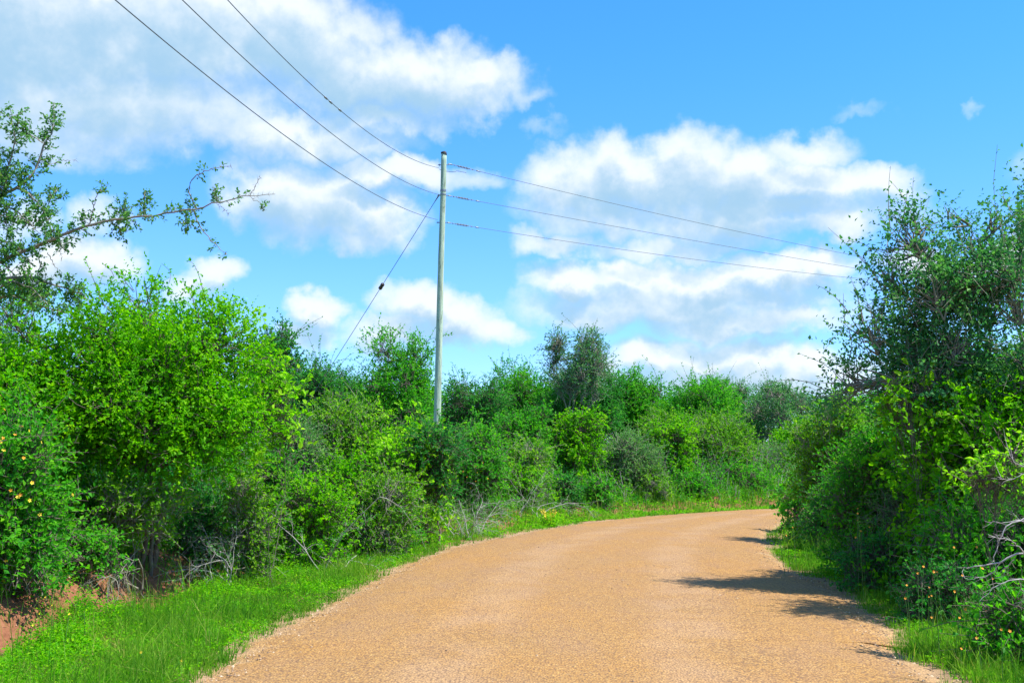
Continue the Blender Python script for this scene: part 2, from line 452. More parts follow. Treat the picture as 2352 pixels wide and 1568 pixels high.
SP = {  # leaf material, leaf length, width, leaves per twig, twig length, leaf area index, up bias, clump size, stem material, hex leaf
 'bright': dict(m='bright', L=.062, W=.042, per=9, tl=.24, lai=5.2, up=.55, cs=.26, bark='bark', hexa=False, sh=1.0),
 'mid':    dict(m='mid', L=.062, W=.038, per=8, tl=.26, lai=4.6, up=.6, cs=.25, bark='bark', hexa=False, sh=1.2),
 'dark':   dict(m='dark', L=.056, W=.034, per=9, tl=.25, lai=4.8, up=.4, cs=.25, bark='bark', hexa=False, sh=1.0),
 'grey':   dict(m='grey', L=.042, W=.022, per=10, tl=.30, lai=3.2, up=.7, cs=.22, bark='greybark', hexa=False, sh=1.8),
 'airy':   dict(m='teal', L=.050, W=.032, per=9, tl=.34, lai=2.1, up=.35, cs=.19, bark='greybark', hexa=False, sh=2.2),
 'lime':   dict(m='lime', L=.100, W=.072, per=6, tl=.30, lai=3.6, up=.2, cs=.24, bark='bark', hexa=True, sh=.8),
 'olive':  dict(m='olive', L=.058, W=.038, per=9, tl=.25, lai=4.4, up=.5, cs=.25, bark='greybark', hexa=False, sh=1.1),
 'broad':  dict(m='mid', L=.110, W=.070, per=6, tl=.26, lai=3.6, up=.1, cs=.26, bark='bark', hexa=True, sh=.5),
}
def lobes_in(rng, c, r, n, core=.70, lo=.30, hi=.48, power=2.0):
    """n overlapping lobes that fill the box-like ellipsoid c, r with an uneven outline"""
    out = [np.r_[c + np.array([0, 0, -.12*r[2]]), r*core]] if core else []
    for i in range(n):
        a = i*2.399963 + rng.uniform(-.4, .4); zz = rng.uniform(-.75, .92)
        rho = max(0, 1-abs(zz)**power*.85)**.5*rng.uniform(.75, 1.08)
        s = rng.uniform(lo, hi); f = 1.02-s
        out.append(np.r_[c + r*np.array([math.cos(a)*rho, math.sin(a)*rho, zz])*f, s*np.array([r[0], r[1], .5*r[2]+.5*min(r[0], r[2])])])
    return np.array(out)
def grow(rng, lobes, sp, scale=1.0, lai=None, bottom=-.75, shoots=None, zfloor=.02, tree=False, stem=1.0):
    lai = lai or sp['lai']
    L, Wd = sp['L']*scale, sp['W']*scale
    A = math.pi*lobes[:, 3]*lobes[:, 5]
    pr = A/A.sum()
    hull = math.pi*(np.ptp(np.r_[lobes[:, 0]-lobes[:, 3], lobes[:, 0]+lobes[:, 3]])/2)*(np.ptp(np.r_[lobes[:, 2]-lobes[:, 5], lobes[:, 2]+lobes[:, 5]])/2)
    n_leaf = int(hull*lai*1.7/(.5*L*Wd*(1.35 if sp['hexa'] else 1)))
    n_leaf = min(n_leaf, 160000)
    per = sp['per']; nt = max(30, n_leaf//per)
    nl = len(lobes)
    # clumps on the lobes
    mr = lobes[:, 3:].mean(1)
    ncl = np.maximum(8, (34*pr*nl/ nl * nl).astype(int))
    CL, CR, CO, CT = [], [], [], []
    for i in range(nl):
        k = int(ncl[i])
        d = unit(rng.normal(size=(k, 3))); d[:, 2] = np.where(d[:, 2] < bottom, -d[:, 2], d[:, 2])
        rad = np.where(rng.random(k) < .22, rng.uniform(.2, .6, k), rng.uniform(.68, 1.04, k))
        CL.append(lobes[i, :3] + d*rad[:, None]*lobes[i, 3:]); CO.append(np.repeat(lobes[i:i+1], k, 0))
        CR.append(np.full(k, 1)*sp['cs']*mr[i]*rng.uniform(.6, 1.5, k) + .04); CT.append(rng.normal(0, .12, k))
    CL, CR, CO, CT = map(np.concatenate, (CL, CR, CO, CT))
    w = CR**2*rng.uniform(.5, 1.4, len(CR)); w /= w.sum()
    ci = rng.choice(len(CL), nt, p=w)
    p0 = CL[ci] + np.clip(rng.normal(0, .58, (nt, 3)), -1.5, 1.5)*CR[ci][:, None]
    out = unit((p0 - CO[ci, :3])/CO[ci, 3:])
    td = unit(out + np.array([0, 0, sp['up']]) + rng.normal(0, .55, (nt, 3)))
    tl = sp['tl']*rng.uniform(.5, 1.3, nt)*min(1.3, max(.6, scale))
    tt = CT[ci] + rng.normal(0, .08, nt)
    # free shoots that break the outline
    ns = int((shoots if shoots is not None else sp['sh'])*hull*4.2) + 4
    si = rng.choice(len(CL), ns); sd = unit(out.mean(0)*0 + unit((CL[si]-CO[si, :3])/CO[si, 3:])*.6 + np.array([0, 0, .75]) + rng.normal(0, .35, (ns, 3)))
    slen = rng.uniform(.25, .95, ns)*(1.45 if tree else 1)*(.6+.4*min(1.5, mr.max())); sp0 = CL[si]
    tk = np.linspace(0, 1, 6)
    bend = rng.normal(0, .25, (ns, 3)) + np.array([0, 0, -.25])
    SPts = sp0[:, None] + (sd[:, None]*tk[None, :, None] + bend[:, None]*(tk**2)[None, :, None])*slen[:, None, None]
    # leaves on twigs
    t = (np.arange(per)+.5)/per
    t = t[None] + rng.uniform(-.5/per, .5/per, (nt, per))
    curl = rng.normal(0, .3, (nt, 3)) + np.array([0, 0, -.2])
    pos = p0[:, None] + (td[:, None]*t[..., None] + curl[:, None]*(t**2)[..., None])*tl[:, None, None]
    ax = td[:, None]*.35 + rng.normal(0, .75, (nt, per, 3)) + out[:, None]*.25
    nr = rng.normal(0, .62, (nt, per, 3)) + np.array([0, 0, .75]) + out[:, None]*.55
    ti = tt[:, None] + rng.normal(0, .13, (nt, per)) + .5 + .10*t
    # leaves on shoots
    ps = 11
    u = rng.uniform(.15, 1, (ns, ps))
    spos = sp0[:, None] + (sd[:, None]*u[..., None] + bend[:, None]*(u**2)[..., None])*slen[:, None, None]
    sax = sd[:, None]*.4 + rng.normal(0, .8, (ns, ps, 3)); snr = rng.normal(0, .6, (ns, ps, 3)) + np.array([0, 0, .8])
    sti = .58 + rng.normal(0, .15, (ns, ps))
    pos = np.concatenate([pos.reshape(-1, 3), spos.reshape(-1, 3)]); ax = np.concatenate([ax.reshape(-1, 3), sax.reshape(-1, 3)])
    nr = np.concatenate([nr.reshape(-1, 3), snr.reshape(-1, 3)]); ti = np.concatenate([ti.ravel(), sti.ravel()])
    ok = pos[:, 2] > zfloor
    pos, ax, nr, ti = pos[ok], ax[ok], nr[ok], ti[ok]
    sz = rng.uniform(.6, 1.25, len(pos))
    V, Q, kv = leaves(pos, ax, nr, L*sz, Wd*sz*rng.uniform(.8, 1.2, len(pos)), sp['hexa'])
    T = np.repeat(np.clip(ti, .01, .99), kv)
    # wood: base -> lobe, lobe -> clump, shoots, some outer twigs
    wood = []
    nst = int(rng.integers(2, 4)); hgt = lobes[:, 2].max()
    r0 = (.012 + (.014 if tree else .007)*hgt)*stem
    cen = (lobes[:, :2]*mr[:, None]).sum(0)/mr.sum()
    feet = np.column_stack([cen*.15 + rng.normal(0, .09, (nst, 2)), np.full(nst, -.15)])
    hub = np.column_stack([cen*.35 + rng.normal(0, .16, (nst, 2)), hgt*rng.uniform(.28, .45, nst)])
    P = [resample([feet[i], feet[i]*.6+hub[i]*.4+rng.normal(0, .04, 3), hub[i]], 8, .01, rng) for i in range(nst)]
    wood.append(tubes(P, np.linspace(r0*1.15, r0*.8, 8)[None]*rng.uniform(.75, 1.1, (nst, 1)), 7))
    P, RR = [], []
    order = np.argsort(np.linalg.norm(lobes[:, :3]-hub.mean(0), axis=1))
    for i in range(nl):
        i = order[i]
        h = hub[int(np.argmin(np.linalg.norm(hub-lobes[i, :3], axis=1)))]; c = lobes[i, :3]; ra = r0*.62
        if len(P) >= 5:                       # later limbs fork off the nearest earlier one
            pts = np.concatenate([p_[3:7] for p_ in P]); rs = np.concatenate([q_[3:7] for q_ in RR])
            d_ = np.linalg.norm(pts-c, axis=1) + .6*np.linalg.norm(pts-h, axis=1); b_ = int(np.argmin(d_)); h = pts[b_]; ra = rs[b_]*.8
        mid = h*.55 + c*.45 + rng.normal(0, .12, 3)*mr[i] + np.array([0, 0, .10*np.linalg.norm(c-h)])
        P.append(resample([h, mid, c], 9, .02, rng)); RR.append(np.linspace(ra, max(.004, ra*.4), 9)*rng.uniform(.8, 1.05))
    inv = np.argsort(order); P = np.array(P)[inv]; RR = np.array(RR)[inv]; wood.append(tubes(P, RR, 5))
    LI = np.repeat(np.arange(nl), ncl)
    k = 5; tt_ = np.linspace(0, 1, k)[None, :, None]
    st = P[LI, rng.integers(4, 9, len(LI))]
    arc = rng.normal(0, .12, (len(CL), 3))*mr[LI][:, None]
    BP = st[:, None]*(1-tt_) + CL[:, None]*tt_ + arc[:, None]*np.sin(tt_*math.pi)
    wood.append(tubes(BP, np.linspace(r0*.20, .003, k)[None]*np.ones((len(CL), 1)), 4))
    wood.append(tubes(SPts, np.linspace(.0065, .002, 6)[None]*np.ones((ns, 1))*max(1, scale), 3))
    mt = min(nt, 1400); sel = rng.choice(nt, mt, replace=False)
    TP = p0[sel][:, None] + (td[sel][:, None]*np.linspace(-.7, 1, 4)[None, :, None] + curl[sel][:, None]*(np.linspace(-.7, 1, 4)**2)[None, :, None])*tl[sel][:, None, None]
    wood.append(tubes(TP, np.linspace(.005, .002, 4)[None]*np.ones((mt, 1))*max(1, scale), 3))
    WV, WQ = join(wood)
    return V, Q, T, WV, WQ
STATS = {'leaf': 0}
def plant(name, label, cat, px0, px1, pyt, pyb, Y, species, group=None, nlobes=9, seed=0, depth=1.0, lai=None, scale=None, shoots=None, bottom=-.75, extra=None, skirt=None, stem=1.0):
    rng = np.random.default_rng(seed*7919+13)
    sp = SP[species]
    if scale is None: scale = 1.0 if Y < 18 else min(1.55, 1+(Y-18)*.035)
    a, b = at(px0, pyb, Y), at(px1, pyt, Y)
    cx, rx = (a[0]+b[0])/2, abs(b[0]-a[0])/2
    zt, zb = b[2], a[2]
    g = Hz(cx, Y)
    if skirt is None: skirt = cat != 'tree'
    zb = g - .05 if skirt else max(zb, g - .1)
    rz = (zt-zb)/2; cz = (zt+zb)/2
    ry = rx*depth
    root = empty(name, (cx, Y, g), label, cat, group)
    airy = species == 'airy'
    lb = lobes_in(rng, np.array([0, 0, cz-g]), np.array([rx, ry, rz])*1.0, nlobes, core=(0 if airy else .66), lo=(.16 if airy else .26), hi=(.30 if airy else .44), power=(2.0 if airy else 3.2))
    if skirt:                      # foliage comes down to the ground all round
        ns = max(5, int(rx*5)); an = np.arange(ns)*2*math.pi/ns + rng.uniform(0, 1); rr_ = np.clip(rng.uniform(.26, .40, ns)*min(rx, rz*1.3), .18, .7)
        lb = np.vstack([lb, np.column_stack([np.cos(an)*(rx-rr_*.8)*.9, np.sin(an)*(ry-rr_*.8)*.9, rr_*rng.uniform(.5, 1.1, ns), rr_, rr_, rr_])])
    if extra is not None:
        ex = []
        for (ex0, ex1, eyt, eyb, dy) in extra:
            p, q_ = at(ex0, eyb, Y+dy), at(ex1, eyt, Y+dy)
            ex.append([(p[0]+q_[0])/2-cx, dy, (p[2]+q_[2])/2-g, (q_[0]-p[0])/2, (q_[0]-p[0])/2, (q_[2]-p[2])/2])
        lb = np.vstack([lb, ex])
    V, Q, T, WV, WQ = grow(rng, lb, sp, scale, lai, bottom, shoots, tree=(cat == 'tree'), stem=stem)
    STATS['leaf'] += len(Q)
    mesh_obj('crown' if cat == 'tree' else 'foliage', V, Q, M[sp['m']], root, T)
    mesh_obj('trunk' if cat == 'tree' else 'branches', WV, WQ, M[sp['bark']], root, smooth=True)
    root['_box'] = [cx, Y, g, rx, ry, rz, cz]
    return root

def blossoms(root, n, mat, seed, r=.03, zr=(0, 1), name='blossoms'):
    """small open flowers of five petals on the outer face of a plant's crown"""
    rng = np.random.default_rng(seed)
    cx, Y, g, rx, ry, rz, cz = root['_box']
    d = unit(rng.normal(size=(n, 3)) + np.array([.2, -1.1, .3]))
    p = d*np.array([rx, ry, rz])*rng.uniform(.82, 1.02, (n, 1)) + np.array([0, 0, cz-g])
    V, Q = petals(rng, p, d, r)
    o = mesh_obj(name, V, Q, mat, root); o['kind'] = 'stuff'
def petals(rng, p, d, r):
    n = len(p)
    d = unit(d + rng.normal(0, .3, d.shape))
    ref = np.where(np.abs(d[:, 2:3]) > .9, np.array([1., 0, 0]), np.array([0, 0, 1.]))
    A = unit(np.cross(d, ref)); B = np.cross(d, A)
    Vs = []
    for k in range(5):
        th = k*2*math.pi/5
        def pt(a, q_, h): return p + r*q_*(A*math.cos(th+a) + B*math.sin(th+a)) + d*r*h
        Vs += [pt(0, .05, 0), pt(-.45, .7, .25), pt(0, 1.0, .3), pt(.45, .7, .25)]
    V = np.stack(Vs, 1).reshape(-1, 3)
    return V, np.arange(n*20).reshape(-1, 4)

def bare(rng, base, d0, L0, n0, r0, spread=.5, gens=3, kids=4, droop=0.0):
    """leafless branching wood"""
    out = []
    starts = np.repeat(np.array([base], float), n0, 0) + rng.normal(0, .05, (n0, 3))*np.array([1, 1, 0])
    dirs = unit(np.array(d0)[None] + rng.normal(0, spread, (n0, 3)))
    L = L0*rng.uniform(.7, 1.2, n0); r = np.full(n0, r0)
    for gk in range(gens):
        n = len(starts); k = 6; t = np.linspace(0, 1, k)
        bend = rng.normal(0, .3, (n, 3)) + np.array([0, 0, -droop])
        P = starts[:, None] + (dirs[:, None]*t[None, :, None] + bend[:, None]*(t**2)[None, :, None])*L[:, None, None]
        P[:, 1:-1] += rng.normal(0, .02, (n, k-2, 3))*L[:, None, None]
        out.append(tubes(P, r[:, None]*np.linspace(1, .45, k)[None], 5 if gk == 0 else 3))
        if gk == gens-1: break
        u = rng.integers(2, k, (n, kids)); ii = np.repeat(np.arange(n), kids)
        starts = P[ii, u.ravel()]; tang = unit(P[ii, u.ravel()] - P[ii, u.ravel()-1])
        dirs = unit(tang + rng.normal(0, .6, (len(ii), 3)))
        L = L[ii]*rng.uniform(.35, .65, len(ii)); r = np.maximum(r[ii]*.48, .0018)
    return join(out)
def scrub(name, label, cat, px, pyb, Y, h, w, mat='deadwood', n0=10, seed=0, gens=4, kids=4, r0=.012, leafy=0, leafm='olive', group=None, d0=(0, 0, 1), spread=.55, droop=.1, lift=0):
    rng = np.random.default_rng(seed+500)
    p = at(px, pyb, Y); g = Hz(p[0], Y)
    root = empty(name, (p[0], Y, g), label, cat, group)
    parts = []
    for k in range(max(1, n0//3)):
        parts.append(bare(rng, (rng.normal(0, w*.25), rng.normal(0, w*.25), -.05+lift), d0, h*.75, 3, r0, spread, gens, kids, droop))
    V, Q = join(parts)
    mesh_obj('branches', V, Q, M[mat], root, smooth=True)
    if leafy:
        i = rng.choice(len(V), leafy); pos = V[i] + rng.normal(0, .015, (leafy, 3)); ok = pos[:, 2] > .03; pos = pos[ok]; m = len(pos)
        LV, LQ, kv = leaves(pos, rng.normal(size=(m, 3)), rng.normal(0, .6, (m, 3))+np.array([0, -.2, .7]), rng.uniform(.03, .055, m), rng.uniform(.02, .035, m))
        mesh_obj('foliage', LV, LQ, M[leafm], root, np.repeat(np.clip(rng.normal(.5, .2, m), .01, .99), kv))
    return root

# ------------------------------------------------------------------ bushes and trees, from the left foreground round to the right
GB = 'roadside bushes'
big = plant('bush', 'big round bright green bush overhanging the bare red bank on the left', 'bush', 60, 645, 665, 1190, 14.8, 'bright', GB, 22, 1, .9, lai=6.0, scale=.86, skirt=False,
      extra=[(250,400,622,760,-.1),(400,500,660,800,.0),(540,650,900,1080,0),(70,300,900,1090,0),(290,520,930,1100,-.1),(180,400,820,1040,-.4)])
plant('bush', 'bright leafy bush at the left edge behind the yellow-flowered one', 'bush', -240, 200, 690, 1120, 13.6, 'bright', GB, 12, 2, .8, extra=[(-60,90,650,800,0)])
fb = plant('flowering_bush', 'dark green bush dotted with yellow and orange blossoms at the far left', 'bush', -190, 165, 900, 1310, 11.4, 'mid', GB, 11, 3, .8)
blossoms(fb, 42, M['yellow'], 1, .022); blossoms(fb, 30, M['orange'], 2, .02)
plant('bush', 'dark bush under the thorny branch at the upper left edge', 'bush', -200, 120, 640, 800, 17.0, 'grey', GB, 8, 4, .8)
plant('bush', 'sparse olive bush of tangled twigs beneath the big round bush', 'bush', 150, 440, 1085, 1265, 14.2, 'olive', GB, 9, 5, .6, lai=2.6, shoots=2.5, skirt=False, stem=.5)
plant('shrub', 'low leafy green shrub on top of the red bank', 'shrub', 110, 285, 1180, 1335, 13.0, 'mid', GB, 7, 6, .7, lai=3.2)
plant('shrub', 'low green shrub at the left edge above the red bank', 'shrub', -90, 110, 1235, 1370, 12.2, 'mid', GB, 7, 7, .7, lai=3.2)
plant('climbing_shrub', 'lime-leaved climber on the right flank of the big round bush', 'shrub', 560, 690, 790, 1085, 15.3, 'lime', GB, 7, 8, .7, lai=1.5, shoots=1.0, skirt=False, stem=.14, scale=.85)
plant('tree', 'small dark tree rising just right of the big round bush', 'tree', 560, 690, 735, 980, 23, 'dark', None, 9, 9, .9, shoots=3)
plant('bush', 'dark bush behind the stem of the big round bush', 'bush', -120, 540, 960, 1250, 17.6, 'dark', GB, 12, 52, .6, lai=3.6)
plant('bush', 'dark bush between the flowering bush and the low shrub on the red bank', 'bush', 60, 300, 1080, 1262, 14.4, 'mid', GB, 9, 53, .6, lai=3.2, skirt=False, stem=.5)
plant('bush', 'bush filling the gap under the crown of the big round bush', 'bush', 100, 600, 830, 1150, 21, 'mid', GB, 10, 54, .7, lai=3.4)
plant('shrub', 'dark shrub in the hollow right of the big bush stem', 'shrub', 400, 540, 1090, 1280, 16.4, 'dark', GB, 7, 10, .8)
plant('shrub', 'thin olive shrub full of bare twigs right of the dark hollow', 'shrub', 490, 650, 1070, 1255, 16.0, 'olive', GB, 7, 11, .7, lai=2.2, shoots=3)
plant('shrub', 'fresh green leafy shrub on the left verge halfway to the pole', 'shrub', 620, 810, 1050, 1262, 17.6, 'bright', GB, 9, 12, .9, lai=3.0, shoots=2.4)
plant('shrub', 'olive shrub on the left verge just before the vine-covered stump', 'shrub', 770, 960, 1070, 1235, 19.4, 'olive', GB, 9, 13, .9, lai=3.2, shoots=2.2)
plant('shrub', 'bright shrub showing between the fresh green shrub and the grey feathery bush', 'shrub', 690, 870, 1000, 1180, 19.6, 'bright', GB, 8, 80, .8, lai=2.8, shoots=2.5)
plant('shrub', 'leafy shrub under the lime climber, left of the fresh green shrub', 'shrub', 560, 700, 1000, 1200, 18.3, 'mid', GB, 8, 81, .8, lai=2.6, shoots=2.5)
plant('shrub', 'olive shrub just left of the vine column, behind the verge shrubs', 'shrub', 860, 985, 1040, 1200, 21.6, 'olive', GB, 8, 82, .8, lai=2.8, shoots=2.5)
plant('shrub', 'bright low shrub behind the yellow spiky plant and left of the round shrub', 'shrub', 1150, 1265, 1075, 1160, 31.5, 'bright', GB, 7, 83, .9, lai=3, shoots=2)
plant('shrub', 'low olive shrub at the foot of the pale feathery bush', 'shrub', 1430, 1545, 1075, 1145, 36, 'olive', GB, 7, 84, .9, lai=3, shoots=2)
plant('shrub', 'low green shrub at the right foot of the big olive mound', 'shrub', 1650, 1765, 1065, 1145, 39.5, 'mid', GB, 7, 85, .9, lai=3, shoots=2)
plant('bush', 'grey-green bush behind the lime climber', 'bush', 600, 740, 880, 1120, 19.5, 'grey', GB, 9, 14, .9)
plant('bush', 'grey feathery bush left of the pole, in front of the tree line', 'bush', 700, 900, 865, 1110, 22.5, 'olive', GB, 10, 15, .9, lai=3.4, shoots=2.2)
plant('bush', 'pale lime-leaved bush directly left of the pole foot', 'bush', 800, 1050, 915, 1075, 22, 'lime', GB, 10, 16, .8, lai=2.8, scale=.95, shoots=1.2)
plant('vine_covered_stump', 'narrow dark green column of vines below the pole', 'shrub', 950, 1045, 985, 1195, 21.8, 'dark', GB, 9, 17, .8, extra=[(935,1060,985,1070,0)], lai=4, skirt=False)
plant('bush', 'dark green bush directly right of the pole foot', 'bush', 1030, 1160, 935, 1110, 28.5, 'mid', GB, 9, 18, .9)
plant('shrub', 'shrub of fresh leaves left of the vine column at its foot', 'shrub', 850, 960, 1120, 1215, 20.4, 'mid', GB, 6, 19, .8, lai=3)
plant('bush', 'bush of mixed green and twigs right of the grey scrub', 'bush', 1120, 1270, 1000, 1130, 32.5, 'olive', GB, 9, 20, .9, lai=2.8, shoots=2.5)
plant('bush', 'bright bush behind the two small round shrubs', 'bush', 1250, 1400, 925, 1130, 36, 'bright', GB, 9, 21, .9)
plant('bush', 'green bush below the sparse grey-topped tree', 'bush', 1130, 1290, 920, 1090, 35.5, 'mid', GB, 9, 22, .9)
plant('bush', 'pale grey feathery bush in the middle of the bend', 'bush', 1385, 1510, 990, 1140, 36.5, 'grey', GB, 9, 23, .9, lai=4.2)
plant('bush', 'mid green bush between the pale feathery bush and the big olive mound', 'bush', 1480, 1600, 955, 1135, 38.5, 'bright', GB, 9, 24, .9)
plant('bush', 'big rounded olive bush on the outside of the bend', 'bush', 1550, 1745, 940, 1125, 41, 'olive', GB, 11, 25, .9)
plant('bush', 'olive bush behind the big rounded one', 'bush', 1460, 1660, 935, 1060, 43.5, 'olive', GB, 9, 26, .9)
plant('bush', 'low grey bush where the far verge meets the right-hand thicket', 'bush', 1700, 1820, 1020, 1135, 42.5, 'grey', GB, 8, 27, .9, lai=3.6)
plant('bush', 'green bush over the far end of the road', 'bush', 1760, 1920, 955, 1130, 45, 'bright', GB, 9, 28, .9)
plant('shrub', 'small dark shrub behind the yellow spiky plant', 'shrub', 1255, 1330, 1095, 1165, 32.6, 'dark', GB, 6, 29, .9)
plant('shrub', 'small round green shrub on the far verge', 'shrub', 1335, 1405, 1090, 1150, 33.2, 'mid', GB, 6, 30, .9, lai=5)
plant('shrub', 'small shrub at the foot of the big olive mound', 'shrub', 1540, 1630, 1090, 1150, 37.5, 'mid', GB, 6, 31, .9)
# tree line
GT = 'trees behind the bushes'
plant('tree', 'spiky dark tree at the left end of the tree line', 'tree', 630, 800, 812, 1080, 38, 'dark', GT, 9, 40, .9, shoots=3.5)
plant('tree', 'low dark tree where the guy wire drops behind the leaves', 'tree', 720, 890, 815, 1080, 44, 'dark', GT, 9, 41, .9, lai=3.8, shoots=3)
plant('tree', 'dense green tree immediately left of the pole', 'tree', 800, 1030, 785, 1060, 41, 'mid', GT, 12, 42, .9, extra=[(830,920,758,850,0),(920,985,775,850,0)], shoots=2.5)
plant('tree', 'dark open tree immediately right of the pole', 'tree', 980, 1180, 845, 1080, 43.5, 'dark', GT, 9, 43, .9, lai=3.4, shoots=3.5)
plant('tree', 'green tree between the pole and the sparse grey-topped tree', 'tree', 1080, 1290, 822, 1060, 48, 'mid', GT, 9, 44, .9, shoots=3)
plant('tree', 'sparse grey-topped tree, tallest of the tree line', 'tree', 1225, 1410, 752, 960, 44.5, 'airy', GT, 20, 45, .9, lai=1.6, shoots=4.5)
plant('tree', 'dark tree filling the foot of the sparse grey-topped one', 'tree', 1180, 1450, 835, 1060, 47, 'dark', GT, 9, 46, .9)
plant('tree', 'small tree just right of the sparse grey-topped tree', 'tree', 1370, 1560, 838, 1060, 49, 'mid', GT, 9, 47, .9, shoots=3.5)
plant('tree', 'broad domed green tree above the big olive bush', 'tree', 1450, 1710, 862, 1100, 47, 'mid', GT, 13, 48, .9, shoots=2.2)
plant('tree', 'thin spindly tree sloping down at the right of the domed tree', 'tree', 1590, 1740, 865, 1080, 54, 'airy', GT, 20, 49, .9, lai=2.4, shoots=4)
plant('tree', 'open grey tree against white cloud beside the right-hand thicket', 'tree', 1705, 1880, 872, 1080, 47, 'airy', GT, 22, 50, .9, lai=2.6, shoots=3)
plant('tree', 'green tree half hidden by the right-hand thicket', 'tree', 1840, 2060, 890, 1120, 50, 'mid', GT, 9, 51, .9)
# right side
GR = 'thicket on the right of the road'
tall = plant('tree', 'tall grey-leaved thorn tree leaning in from the right', 'tree', 1985, 2600, 575, 1040, 14.5, 'airy', None, 46, 60, .6, lai=2.9, shoots=4.5, scale=1.2,
      extra=[(2030,2150,500,640,0),(2180,2290,520,640,.2),(2300,2440,490,640,.2),(1945,2045,690,840,-.2),(1900,2010,820,960,0),(2262,2302,455,560,0),(2160,2195,468,540,.1),(2082,2130,478,560,-.1),(1990,2080,580,720,.1),(2400,2640,330,600,-2.4)])
plant('bush', 'bright yellow-green bush in front of the tall thorn tree', 'bush', 2030, 2560, 790, 1130, 14.0, 'bright', GR, 16, 61, .7, lai=4.4, scale=1.25)
plant('climbing_shrub', 'broad-leaved lime climber hanging in the bright bush', 'shrub', 2010, 2150, 830, 1010, 13.9, 'lime', GR, 6, 62, .6, lai=.5, shoots=.4, skirt=False, stem=.12, scale=.9)
plant('bush', 'olive bush at the left shoulder of the right-hand thicket', 'bush', 1815, 2010, 870, 1160, 22.5, 'olive', GR, 11, 63, .9, lai=3.8)
plant('bush', 'green bush under the left side of the tall thorn tree', 'bush', 1890, 2120, 960, 1250, 16.2, 'mid', GR, 11, 64, .8, lai=3.8)
plant('bush', 'green bush filling the thicket behind the tall tree', 'bush', 2050, 2600, 730, 1200, 18, 'mid', GR, 12, 65, .8)
plant('bush', 'dense green bush at the right edge above the verge', 'bush', 2110, 2520, 1090, 1400, 12.6, 'mid', GR, 14, 66, .7, lai=4.2, scale=1.15)
plant('bush', 'grey-leaved bush in the middle of the right-hand thicket', 'bush', 2010, 2260, 1060, 1290, 15.4, 'grey', GR, 9, 67, .8, lai=2.4)
plant('climbing_shrub', 'yellow-green leafy sprays at the right edge of the picture', 'shrub', 2200, 2400, 1010, 1170, 9.8, 'lime', GR, 6, 68, .6, lai=1.1, scale=.5, shoots=1.2, skirt=False, stem=.2)
plant('shrub', 'small broad-leaved shrub leaning over the far end of the road', 'shrub', 1785, 1875, 1105, 1186, 25.5, 'broad', GR, 6, 69, .9, lai=3, scale=1.1)
plant('shrub', 'low leafy shrub at the lower right corner beside the road', 'shrub', 2230, 2480, 1330, 1560, 9.6, 'mid', GR, 9, 71, .8, lai=3.4, scale=1.1)
plant('shrub', 'knee-high dark shrub halfway along the right verge', 'shrub', 2060, 2240, 1270, 1420, 12.0, 'dark', GR, 8, 72, .8, lai=2.8, scale=.9)
plant('shrub', 'dark shrub on the right verge behind the sunlit grassy point', 'shrub', 1930, 2090, 1190, 1340, 14.6, 'dark', GR, 8, 73, .8, lai=3)
plant('shrub', 'dark shrub behind the grassy point on the right', 'shrub', 1850, 1980, 1050, 1230, 20.5, 'dark', GR, 8, 70, .9, lai=3.2)

# bare and half-bare scrub
s1 = scrub('dry_scrub', 'pale dead twigs tangled under the big round bush', 'dead scrub', 330, 1240, 13.2, 1.0, 1.6, seed=1, n0=6, mat='greybark', d0=(.2, 0, .8), spread=.8, droop=.5, lift=.25)
scrub('dry_scrub', 'grey leafless scrub leaning right beside the dark hollow', 'dead scrub', 540, 1250, 15.4, 1.25, 1.2, seed=2, n0=6, d0=(-.5, 0, .9), spread=.45, leafy=500, leafm='grey')
s3 = scrub('dry_scrub', 'grey twiggy scrub right of the vine column', 'dead scrub', 1065, 1185, 24.4, 1.3, 1.3, seed=3, n0=15, spread=.7, leafy=900, leafm='grey')
scrub('dry_scrub', 'bare twigs standing among leaves right of the pole', 'dead scrub', 1190, 1150, 29.5, 1.3, 1.0, seed=4, n0=6, spread=.5, leafy=700, leafm='olive')
scrub('dry_scrub', 'pale bare branches in the middle of the right-hand thicket', 'dead scrub', 2050, 1210, 14.8, .9, .5, seed=5, n0=4, d0=(-.5, -.2, .8), spread=.5, gens=4, leafy=200, leafm='grey')
scrub('dry_scrub', 'low grey scrub on the left verge between the leafy shrubs', 'dead scrub', 730, 1215, 17.0, 1.2, 1.2, seed=6, n0=3, spread=.7, leafy=500, leafm='mid')

